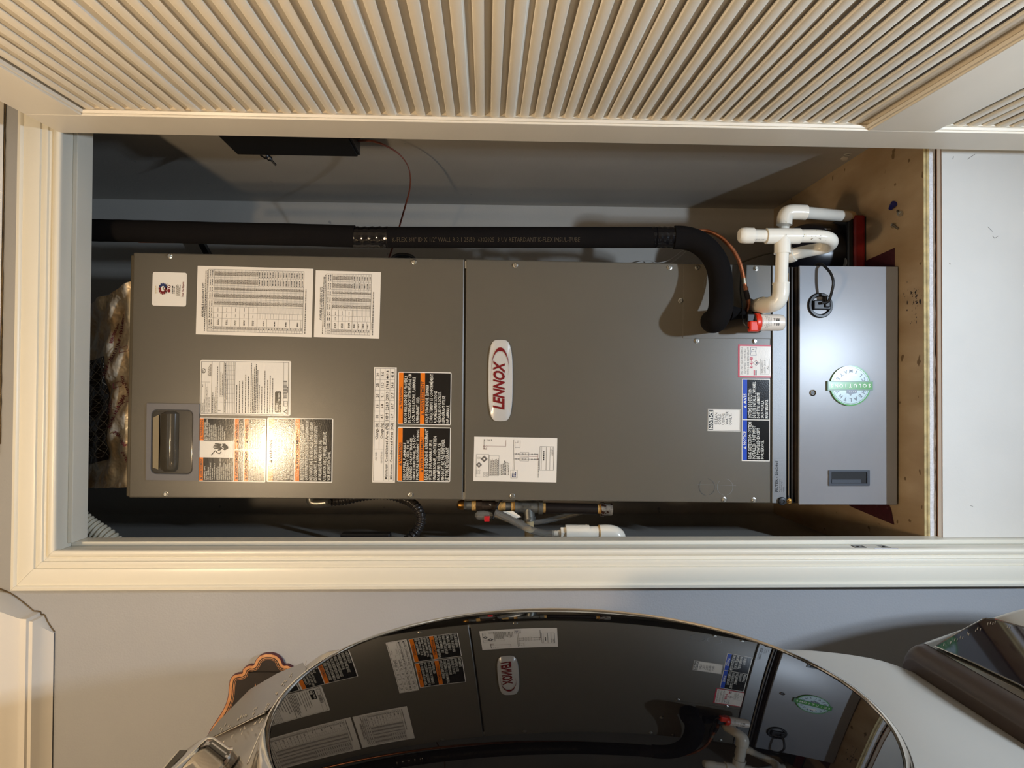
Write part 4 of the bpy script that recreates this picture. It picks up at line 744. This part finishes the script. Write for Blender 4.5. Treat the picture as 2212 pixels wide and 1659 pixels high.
for i in range(4): obj('barb', MB().cyl(at(1192+i*4.5, 1152, 1.60), at(1196+i*4.5, 1152, 1.60), .0058, 12, .0075), 'pvc', wu)
sw_(1206, 1212, 8); sw_(1211, 1222, 14, n=6, nm='nut'); sw_(1222, 1247, 19, n=10, nm='union_nut'); sw_(1247, 1272, 18.5); sw_(1272, 1294, 15.5, nm='pipe'); sw_(1293, 1295, 18, 'putty', nm='glue_ring')
obj('elbow', MB().tube(spline(pts([(1295, 1152, 1.60), (1318, 1152, 1.60), (1332, 1158, 1.60), (1334, 1172, 1.60)]), 6), .0192, 20), 'pvc', wu, smooth=True)
# conduit
cn = thing('flexible_conduit', at(905, 1120, 1.68), 'black ribbed conduit looping out beside the left of the air handler', 'conduit')
def ribbed(P_, r_, per, n=14, k=14, amp=.12):
    s_ = spline(pts(P_), 40); L_ = 0; rr = []
    for i, p in enumerate(s_):
        if i: L_ += (p-s_[i-1]).length
        rr.append(r_*(1+amp*math.cos(2*PI*L_/per)))
    return MB().tube(s_, rr, n)
obj('ribbed_hose', ribbed([(716, 1083, 1.72), (745, 1080, 1.72), (790, 1071, 1.72), (830, 1068, 1.72), (865, 1076, 1.72), (892, 1088, 1.70), (907, 1108, 1.68), (909, 1128, 1.67), (899, 1148, 1.66), (880, 1166, 1.66)], .0108, .0085), 'conduit', cn, smooth=True)
obj('connector', MB().tube(spline(pts([(671, 1070, 1.72), (673, 1084, 1.72), (688, 1087, 1.72), (716, 1084, 1.72)]), 5), .0115, 16).cyl(at(706, 1084, 1.705), at(712, 1084, 1.70), .006, 10), mat('die_cast', (130, 128, 122), .3, metal=.7), cn, smooth=True)
obj('cover_plate', MB().box(at(735, 1153, 1.60)-Vector((.05, .002, .11)), at(735, 1153, 1.60)+Vector((0, .03, 0))), 'dark', cn, bevel=.003)
wh = thing('ribbed_hose', at(210, 1145, 1.6), 'white ribbed hose in the upper left corner of the closet', 'hose')
obj('hose', ribbed([(165, 1115, 1.62), (185, 1132, 1.62), (205, 1146, 1.62), (232, 1163, 1.62), (250, 1180, 1.62)], .0205, .0092, 18, amp=.10), 'hose', wh, smooth=True)
# ================================================================== wall box, wires, cables
wb = thing('wall_control_box', (.60, 1.6, Z(.3)), 'black box mounted high on the right closet wall', 'box')
cF = at(513, 334, 1.653); cE = at(773, 338.5, 1.653)
bxm = MB().box((cF.x, 1.508, cE.z), (.618, 1.653, cF.z)); obj('case', bxm, mat('matte_black_case', (15, 14, 14), .6), wb, bevel=.0015)
obj('bottom_lip', MB().box((cF.x+.003, 1.53, cE.z-.006), (.618, 1.65, cE.z)), 'dark', wb, bevel=.001)
obj('lever', MB().tube(spline(pts([(565, 330, 1.66), (577, 338, 1.665), (584, 344, 1.668), (596, 357, 1.67)]), 4), [.008]*5+[.006]*4+[.0025]*4, 8), 'dark', wb, smooth=True)
lw = thing('low_voltage_wire', at(885, 380, 1.7), 'pair of thin brown wires hanging from the black wall box', 'wire')
WP = [(772, 303, 1.62), (800, 303, 1.63), (832, 313, 1.66), (862, 332, 1.70), (880, 356, 1.74), (886, 382, 1.78), (884, 410, 1.82), (876, 440, 1.86), (866, 475, 1.9), (856, 510, 1.93), (847, 535, 1.95), (838, 560, 1.97)]
for d_ in (0, 2.6): obj('strand', MB().tube(spline(pts([(a+d_*.4, b+d_, c) for a, b, c in WP]), 6), .0013, 6), 'wire', lw, smooth=True)
ra = thing('wall_anchor', Vector((.616, 1.72, Z(-.80))), 'old anchor hole with chipped plaster low on the right closet wall', 'wall anchor')
def onwall(px, py):
    d = ray(px, py); o = Vector((0, 0, ZC)); return o + d*(.6175/d.x)
c_ = onwall(1831, 334); obj('collar', MB().lathe([(.010, 0), (.010, .0012), (.006, .0016), (.005, .0004)], c_, (-1, 0, 0), 20), 'closet', ra, smooth=True)
obj('hole', MB().lathe([(.0052, 0.0006), (.0040, .0009)], c_, (-1, 0, 0), 16), 'caulk', ra)
obj('chipped_plaster', MB().prism([onwall(*p) for p in ((1815, 343), (1822, 338), (1832, 340), (1830, 345), (1820, 346))], (-.0012, 0, 0)), 'pvc', ra)
bc = thing('black_cable_loop', at(870, 555, 1.9), 'black cable arching above the right edge of the air handler', 'cable')
obj('cable', MB().tube(spline(pts([(828, 598, 1.85), (836, 575, 1.85), (852, 554, 1.85), (872, 550, 1.85), (892, 556, 1.85), (905, 580, 1.85), (910, 600, 1.85)]), 6), .0048, 10), 'dark', bc, smooth=True)
obj('cable', MB().tube(spline(pts([(838, 596, 1.88), (843, 575, 1.88), (858, 558, 1.88), (874, 555, 1.88), (888, 562, 1.88), (896, 580, 1.88), (899, 598, 1.88)]), 6), .0030, 10), 'dark', bc, smooth=True)
ww = thing('white_wire', at(1430, 556, 2.2), 'thin white wires crossing the back wall under the black pipe', 'wire')
for P_ in ([(1360, 572, 2.28), (1385, 565, 2.28), (1405, 563, 2.27), (1420, 568, 2.26), (1445, 562, 2.25), (1470, 545, 2.24), (1490, 530, 2.23)], [(1370, 576, 2.29), (1400, 571, 2.28), (1440, 571, 2.27), (1462, 560, 2.26), (1485, 540, 2.25)]):
    obj('strand', MB().tube(spline(pts(P_), 6), .0016, 6), 'whitew', ww, smooth=True)
tb = thing('small_drain_tube', at(1640, 560, 2.1), 'thin clear tube trailing from the pump along the back wall', 'tube')
obj('tube', MB().tube(spline(pts([(1720, 560, 1.95), (1690, 545, 2.05), (1650, 550, 2.15), (1600, 568, 2.2), (1560, 590, 2.2)]), 6), .0028, 8), mat('dull_vinyl', (120, 110, 92), .3), tb, smooth=True)
hg = thing('pipe_hanger', at(430, 535, 2.25), 'dark bracket behind the black pipe near the top', 'bracket')
obj('bracket', MB().prism(pts([(424, 520, 2.25), (437, 520, 2.25), (456, 556, 2.25), (456, 590, 2.25), (442, 590, 2.25), (440, 550, 2.25)]), (0, .03, 0)), 'dark', hg)
# loose screws + wire nut on the platform
nut = atz(1938, 440, PZ)
wn = obj('wire_nut', MB().lathe([(.0075, 0), (.0072, .006), (.0048, .019), (.003, .020)], nut+Vector((0, 0, .0072)), (-.3, .75, -.06), 14), 'bluep', label='dark blue wire connector lying on the platform', cat='wire connector', smooth=True)
def loose(px, py, ang, lab):
    p = atz(px, py, PZ)+Vector((0, 0, .0045)); d = Vector((math.cos(ang), math.sin(ang), -.12)).normalized()
    t = thing('loose_screw', p, lab, 'screw', 'loose screws on the platform')
    obj('head', MB().lathe([(.0068, 0), (.0068, .0015), (.0045, .002), (.0045, .0055)], p-d*.004, -d, 12), 'zinc', t)
    obj('shank', MB().tube([p-d*.004+d*.001*i for i in range(19)], [.0022+.0005*(i % 2) for i in range(18)]+[.0005], 8), mat('dull_screw', (120, 112, 100), .35, metal=.8), t)
loose(1947, 460, .95, 'small hex screw with tip pointing away, nearer the wire connector')
loose(1937, 489, -2.2, 'small hex screw lying closer to the maroon liner')
# ================================================================== FOIL DUCT
fd = thing('foil_wrapped_plenum', (.02, 1.9, Z(.78)), 'crumpled silver foil faced duct plenum on top of the air handler', 'duct')
def wob(a, b): return .006*math.sin(a*41+b*13)+.005*math.sin(a*17-b*57+1)+.004*math.sin(a*88+b*91)+.003*math.sin(b*140+a*20)
def fpt(px, py, o_=0):
    Yv = 1.609 + max(0, 288-px)*.0005 + max(0, 238-px)*.0016; p = at(px, py, Yv); wv = wob(p.x, p.z)*min(1, max(0, (288-px)/18)); return Vector((p.x, p.y-wv-o_, p.z))
def edge_r(px): return 604+ (285-px)*.72 if px > 200 else 665
rows = []
for i in range(46):
    px = 296 - i*3.1; ytop = 608 + max(0, 285-px)*.55; ybot = 1052 + max(0, 285-px)*.03
    rows.append([fpt(px, ytop+(ybot-ytop)*j/70) for j in range(71)])
mb = MB().grid(rows)
obj('foil_face', mb, 'foil', fd, smooth=True)
rows = []
for i in range(46):
    a = fpt(296-i*3.1, 608+max(0, 285-(296-i*3.1))*.55); rows.append([a, a+Vector((.012, .05, .01)), a+Vector((.018, .25, .0)), a+Vector((.018, .42, 0))])
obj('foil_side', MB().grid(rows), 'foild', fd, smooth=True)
rows = []
for i in range(46):
    px = 296-i*3.1; a = fpt(px, 1052+max(0, 285-px)*.03); rows.append([a, a+Vector((-.010, .05, 0)), a+Vector((-.012, .42, 0))])
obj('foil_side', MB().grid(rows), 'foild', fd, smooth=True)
fl = MB()
def face_tri(px, py): return fpt(px, py, .004)
rows = [[fpt(232-i*2.4, 770+j*4.2+i*.6, .0035) for j in range(54)] for i in range(24)]
obj('scrim_facing', MB().grid(rows), 'foild', fd, smooth=True, label='reinforced foil facing with painted-in dark reflection and white scrim lines')  # foil reflecting dark; that darkness is painted into its colour
scm = MB()
for k in range(-6, 16):
    for sgn in (1, -1):
        P_ = []
        for i in range(24):
            px = 232-i*2.4; py = 770+k*22+sgn*i*3.6+(0 if sgn > 0 else 40)
            if 772 < py < 988: P_.append(fpt(px, py+i*.4, .0052))
        if len(P_) > 2: scm.tube(P_, .0006, 4)
for k in range(26):
    py = 775+k*8.4; scm.tube([fpt(228-i*4, py+i*.8, .0052) for i in range(11)], .0003, 4)
obj('scrim_lines', scm, 'scrim', fd)['kind'] = 'stuff'
ft = MB()
for t, px, py, ang, h in (('181A-P • 1515-FX', 262, 724, -1.35, 7), ('REACTIVE 2000', 249, 720, -1.35, 4.5), ('181A-P • 1515', 243, 790, -1.2, 7), ('CLASS 1 DUCT', 256, 765, -1.2, 4), ('FACE IN', 268, 690, -1.4, 4), ('BICAL 1810-2000', 258, 890, -1.25, 7), ('PRINTED', 243, 880, -1.2, 6), ('FOLD HERE', 268, 835, 1.2, 6), ('FSK 2000', 262, 950, .9, 7), ('181A-P', 274, 985, -1.9, 6)):
    v, f, wd = glyphs(t, .03, 1); k = h/CAP; ca, sa = math.cos(ang), math.sin(ang)
    q = [(px+(x-wd/2)*k*-sa*0 + (x-wd/2)*k*ca - 0 + y*k*sa, py+(x-wd/2)*k*sa*-1*-1 - y*k*ca) for x, y in v]
    ft.add([fpt(a, b, .005) for a, b in q], f)
obj('red_print', ft, 'fskink', fd, kind='stuff')
for x0, y0, a in ((262, 752, 0), (246, 828, 0), (262, 860, 0)): obj('print_frame', MB().tube([fpt(*p, .005) for p in ((x0, y0), (x0+16, y0-5), (x0+18, y0+6), (x0+2, y0+11))], .0006, 4, close=True), 'fskink', fd)
# ================================================================== STACKED LAUNDRY
# upper machine: profile (relative height, protrusion)
def lerp_prof(pr, z_):
    for (z0, x0), (z1, x1) in zip(pr, pr[1:]):
        if z0 <= z_ <= z1: t = (z_-z0)/(z1-z0); return x0+(x1-x0)*t
    return pr[0][1] if z_ < pr[0][0] else pr[-1][1]
prU = [(-.60, -.380), (-.5555, -.357), (-.52, -.344), (-.483, -.3365), (-.44, -.331), (-.388, -.328), (-.2, -.326), (0, -.325), (.12, -.325), (.185, -.325), (.205, -.331), (.218, -.339), (.26, -.372), (.315, -.415), (.36, -.4505), (.41, -.49), (.44, -.52), (.46, -.56)]
def dense(pr, k=5): return [(p.x, p.y) for p in spline([Vector((a, b, 0)) for a, b in pr], k)]
prU = dense(prU)
S = 1.15      # real size of the machines against the drawn profile
prU = [(a*S, b*S) for a, b in prU]
YF, YN = .935*S, .375
def shell(z0, z1, n, r=.035, dx=0.0, xb=-1.1):
    rows = []
    for i in range(n+1):
        z_ = z0+(z1-z0)*i/n; x = lerp_prof(prU, z_)+dx; row = [Vector((xb, YN, Z(z_))), Vector((x-r, YN, Z(z_)))]
        row += [Vector((x-r+r*math.sin(a), YN+r-r*math.cos(a), Z(z_))) for a in (PI/8, PI/4, 3*PI/8, PI/2)]
        row += [Vector((x-r+r*math.cos(a), YF-r+r*math.sin(a), Z(z_))) for a in (0, PI/12, PI/6, PI/4, PI/3, 5*PI/12, PI/2)]
        row.append(Vector((xb, YF, Z(z_)))); rows.append(row)
    return MB().grid(rows)
dry = thing('tumble_dryer', (-.75, .72, Z(-.5555*S)), 'upper stacked dryer with large round black glass door', 'dryer')
obj('cabinet', shell(-.5555*S, .185*S, 40), 'white', dry, smooth=True, label='white bowed cabinet')
obj('control_fascia', shell(.185*S, .46*S, 24, dx=.0015), 'satin', dry, smooth=True, label='silver slanted control fascia')
obj('top', MB().box((-1.1, YN, Z(.455*S)), (-.57*S, YF, Z(.462*S))), 'white', dry)
FP0 = Vector((lerp_prof(prU, .315*S)+.003, 1.0, Z(.315*S))); FN = Vector((.095, 0, .075)).normalized()
def fh(px, py, o_=.0): return hit(px, py, FP0+FN*o_, FN)
ins = [(655, 1432), (600, 1455), (540, 1490), (475, 1556), (438, 1603), (578, 1536), (636, 1486), (662, 1446)]
obj('smoked_insert', MB().prism([fh(a, b, .001) for a, b in ins], FN*.0008), 'insert', dry)
obj('bright_trim', MB().tube([fh(440, 1604, .002), fh(510, 1570, .002), fh(572, 1540, .002)], .0009, 6), 'chrome', dry)
for P_ in ([(662, 1428), (640, 1476), (592, 1527), (560, 1590), (535, 1650)],): obj('bright_trim', MB().tube(spline([fh(a, b, .001) for a, b in P_], 5), .0008, 6), 'chrome', dry)
ic = MB()
for cx_, cy_ in ((479, 1574), (489, 1564), (497, 1566), (515, 1553), (524, 1548), (532, 1545), (550, 1537), (553, 1530), (574, 1528), (580, 1521), (597, 1497), (612, 1476), (617, 1472), (628, 1457), (483, 1597), (504, 1588), (523, 1578), (531, 1570), (545, 1574), (552, 1562), (561, 1555), (567, 1550)):
    for k in range(3):
        a = cx_+R.uniform(-3, 3); b = cy_+R.uniform(-4, 4); ic.prism([fh(a, b, .0022), fh(a-2.5, b+5, .0022), fh(a-2.0, b+5.3, .0022), fh(a+.5, b+.3, .0022)], FN*.0002)
obj('button_marks', ic, 'icon', dry)
kd = fh(425, 1712, 0); 
obj('dial', MB().lathe([(.052, 0), (.052, .010), (.049, .013), (.044, .032), (.040, .037), (.034, .039), (.004, .040)], kd, FN, 72), 'chrome', dry, smooth=True, label='chrome programme dial')
obj('dial_grip', MB().box(kd+FN*.034-Vector((.004, .03, .004)), kd+FN*.034+Vector((.006, .03, .012))), 'chrome', dry, bevel=.003)
DC = Vector((0, .645*S, Z(-.082*S))); XD = -.272*S
dd = obj('door_ring', MB().lathe([(a*S, b*S) for a, b in ((.262, -.340), (.268, -.325), (.2715, -.300), (.2710, -.284), (.2690, -.2765), (.2660, -.2730), (.2630, -.2722), (.2612, -.2740), (.2605, -.278))], DC, (1, 0, 0), 120, cap=False), 'chrome', dry, smooth=True, label='chrome door ring')
Rs = 1.85*S; rb = .2612*S; h0 = Rs-math.sqrt(Rs*Rs-rb*rb)
prof_ = [(rb*math.sin(t*PI/2/24) if False else rb*(1-(i/24)), 0) for i, t in enumerate(range(25))]
prof_ = [(max(r_, .0005), XD-.002+(math.sqrt(Rs*Rs-r_*r_)-(Rs-h0))) for r_, _ in prof_]
obj('door_glass', MB().lathe([(.2612*S, -.279*S)]+prof_, DC, (1, 0, 0), 120), 'glass', dd, smooth=True, label='black glossy bulging door glass')
# lower machine: only its control panel shows
prL = [(-1.10, -.285), (-.80, -.275), (-.76, -.272), (-.704, -.279), (-.62, -.307), (-.575, -.322), (-.562, -.328), (-.557, -.338), (-.556, -.35), (-.556, -.40)]
prL = [(a*S, b*S) for a, b in prL]
ws = thing('washing_machine', (-.75, .72, 0), 'lower stacked washer with a slanted dark control display', 'washer')
def shellL(zs_, r=.030, xb=-1.1):
    rows = []; zs_ = dense(zs_, 5) if len(zs_) > 4 else zs_; zs_ = [(max(-1.469, z_*S), x*S) for z_, x in zs_]
    for z_, x in zs_:
        row = [Vector((xb, YN, Z(z_))), Vector((x, YN, Z(z_)))] + [Vector((x-r+r*math.cos(a), YF-.002-r+r*math.sin(a), Z(z_))) for a in (0, PI/12, PI/6, PI/4, PI/3, 5*PI/12, PI/2)] + [Vector((xb, YF-.002, Z(z_)))]
        rows.append(row)
    return MB().grid(rows)
obj('cabinet', shellL([(-1.468, -.285), (-1.1, -.285), (-.80, -.277), (-.765, -.274)]), 'white', ws, smooth=True)
obj('control_fascia', shellL([(-.765, -.274), (-.76, -.273), (-.704, -.279), (-.62, -.307), (-.585, -.3187), (-.575, -.322)]), 'satin', ws, smooth=True, label='silver grey slanted fascia')
obj('top_ledge', shellL([(-.575, -.3225), (-.566, -.325), (-.560, -.331), (-.557, -.340), (-.556, -.352), (-.556, -.42)]), 'graph', ws, smooth=True, label='dark grey top ledge')
LP0 = Vector((-.307*S+.0012, .9, Z(-.62*S))); LN = Vector((.084, 0, .028)).normalized()
def lh(px, py, o_=0): return hit(px, py, LP0+LN*o_, LN)
dg = [(2020, 1396), (2045, 1381), (2090, 1355), (2122, 1338), (2130, 1336), (2150, 1338), (2260, 1368), (2420, 1430), (2420, 1620), (2300, 1540), (2200, 1478), (2100, 1430)]
obj('display_glass', MB().prism([lh(a, b, .0008) for a, b in dg], LN*.0012), 'disp', ws, label='dark blue display glass')
obj('display_trim', MB().tube([lh(a, b, .002) for a, b in dg], .0010, 6, close=True), 'chrome', ws)
ic = MB()
for cx_, cy_ in ((2038, 1393), (2053, 1388), (2062, 1382), (2067, 1383), (2074, 1377), (2079, 1378), (2089, 1369), (2092, 1371), (2107, 1362), (2111, 1358), (2117, 1360), (2133, 1348), (2139, 1346), (2144, 1347), (2149, 1345), (2176, 1354), (2181, 1355)):
    a, b = cx_, cy_; ic.tube([lh(a, b+2, .0024), lh(a+1.5, b-3, .0024)], .0005, 4)
obj('icon_marks', ic, 'icon', ws)
WC = Vector((0, .775, .40))
wd_ = obj('door_ring', MB().lathe([(.285, -.340), (.298, -.320), (.300, -.290), (.296, -.270), (.284, -.262), (.278, -.266)], WC, (1, 0, 0), 96, cap=False), 'chrome', ws, smooth=True)
obj('door_glass', MB().lathe([(.280, -.268), (.26, -.256), (.20, -.244), (.12, -.237), (.04, -.235), (.001, -.235)], WC, (1, 0, 0), 96), 'glass', wd_, smooth=True)
# ================================================================== PLAQUE
raw = [(1545, 345), (1530, 318), (1500, 302), (1470, 296), (1440, 302), (1415, 270), (1395, 215), (1350, 182), (1290, 168)]
rawL = [(1290, 168), (1230, 170), (1170, 190), (1120, 240), (1092, 298), (1045, 300), (1000, 322), (970, 352), (965, 388), (930, 396), (880, 408), (845, 432), (822, 480), (812, 560), (805, 640), (785, 720), (745, 810), (680, 915), (600, 1040), (540, 1200), (520, 1500), (520, 2300)]
half = [(340+a/5.267, 1380+b/5.267) for a, b in rawL]; cxp = 340+1262/5.267
half = [(min(a, cxp), b) for a, b in half if a <= cxp+1]
outl = half + [(2*cxp-a, b) for a, b in reversed(half) if a < cxp-1]
def inset(P_, d):
    n = len(P_); out = []
    for i in range(n):
        a, b, c = P_[i-1], P_[i], P_[(i+1) % n]; t = Vector((c[0]-a[0], c[1]-a[1])); t = t.normalized() if t.length > 1e-6 else Vector((1, 0)); out.append((b[0]-t.y*d*S_, b[1]+t.x*d*S_))
    return out
ar = sum(outl[i-1][0]*outl[i][1]-outl[i][0]*outl[i-1][1] for i in range(len(outl))); S_ = 1 if ar > 0 else -1
def smooth2(P_):
    q = spline([Vector((a, b, 0)) for a, b in P_], 3); return [(p.x, p.y) for p in q]
outl = smooth2(outl)
pq = thing('wall_plaque', at(600, 1500, YW-.01), 'black scalloped wall plaque with copper border above the dryer', 'plaque')
obj('board', MB().prism([at(a, b, YW-.010) for a, b in outl], (0, .0095, 0)), 'plaquee', pq)
for d, m, yy in ((1.2, 'plaquec', .0104), (7.2, 'plaque', .0108), (9.2, 'plaquec', .0112), (10.6, 'plaque', .0116)): obj('border_band' if m == 'plaquec' else 'field', MB().face([at(a, b, YW-yy) for a, b in inset(outl, d)]), m, pq)
for d, m, yy in ((12.4, 'plaquec', .0120), (13.2, 'plaque', .0124)): obj('border_band' if m == 'plaquec' else 'field', MB().face([at(a, b, YW-yy) for a, b in inset(outl, d)]), m, pq)
obj('lettering', MB().face(pts([(549, 1489, YW-.013), (554, 1489, YW-.013), (552.5, 1482, YW-.013), (551.5, 1476, YW-.013)])), 'plaquec', pq)
bpy.data.objects.remove(TO)
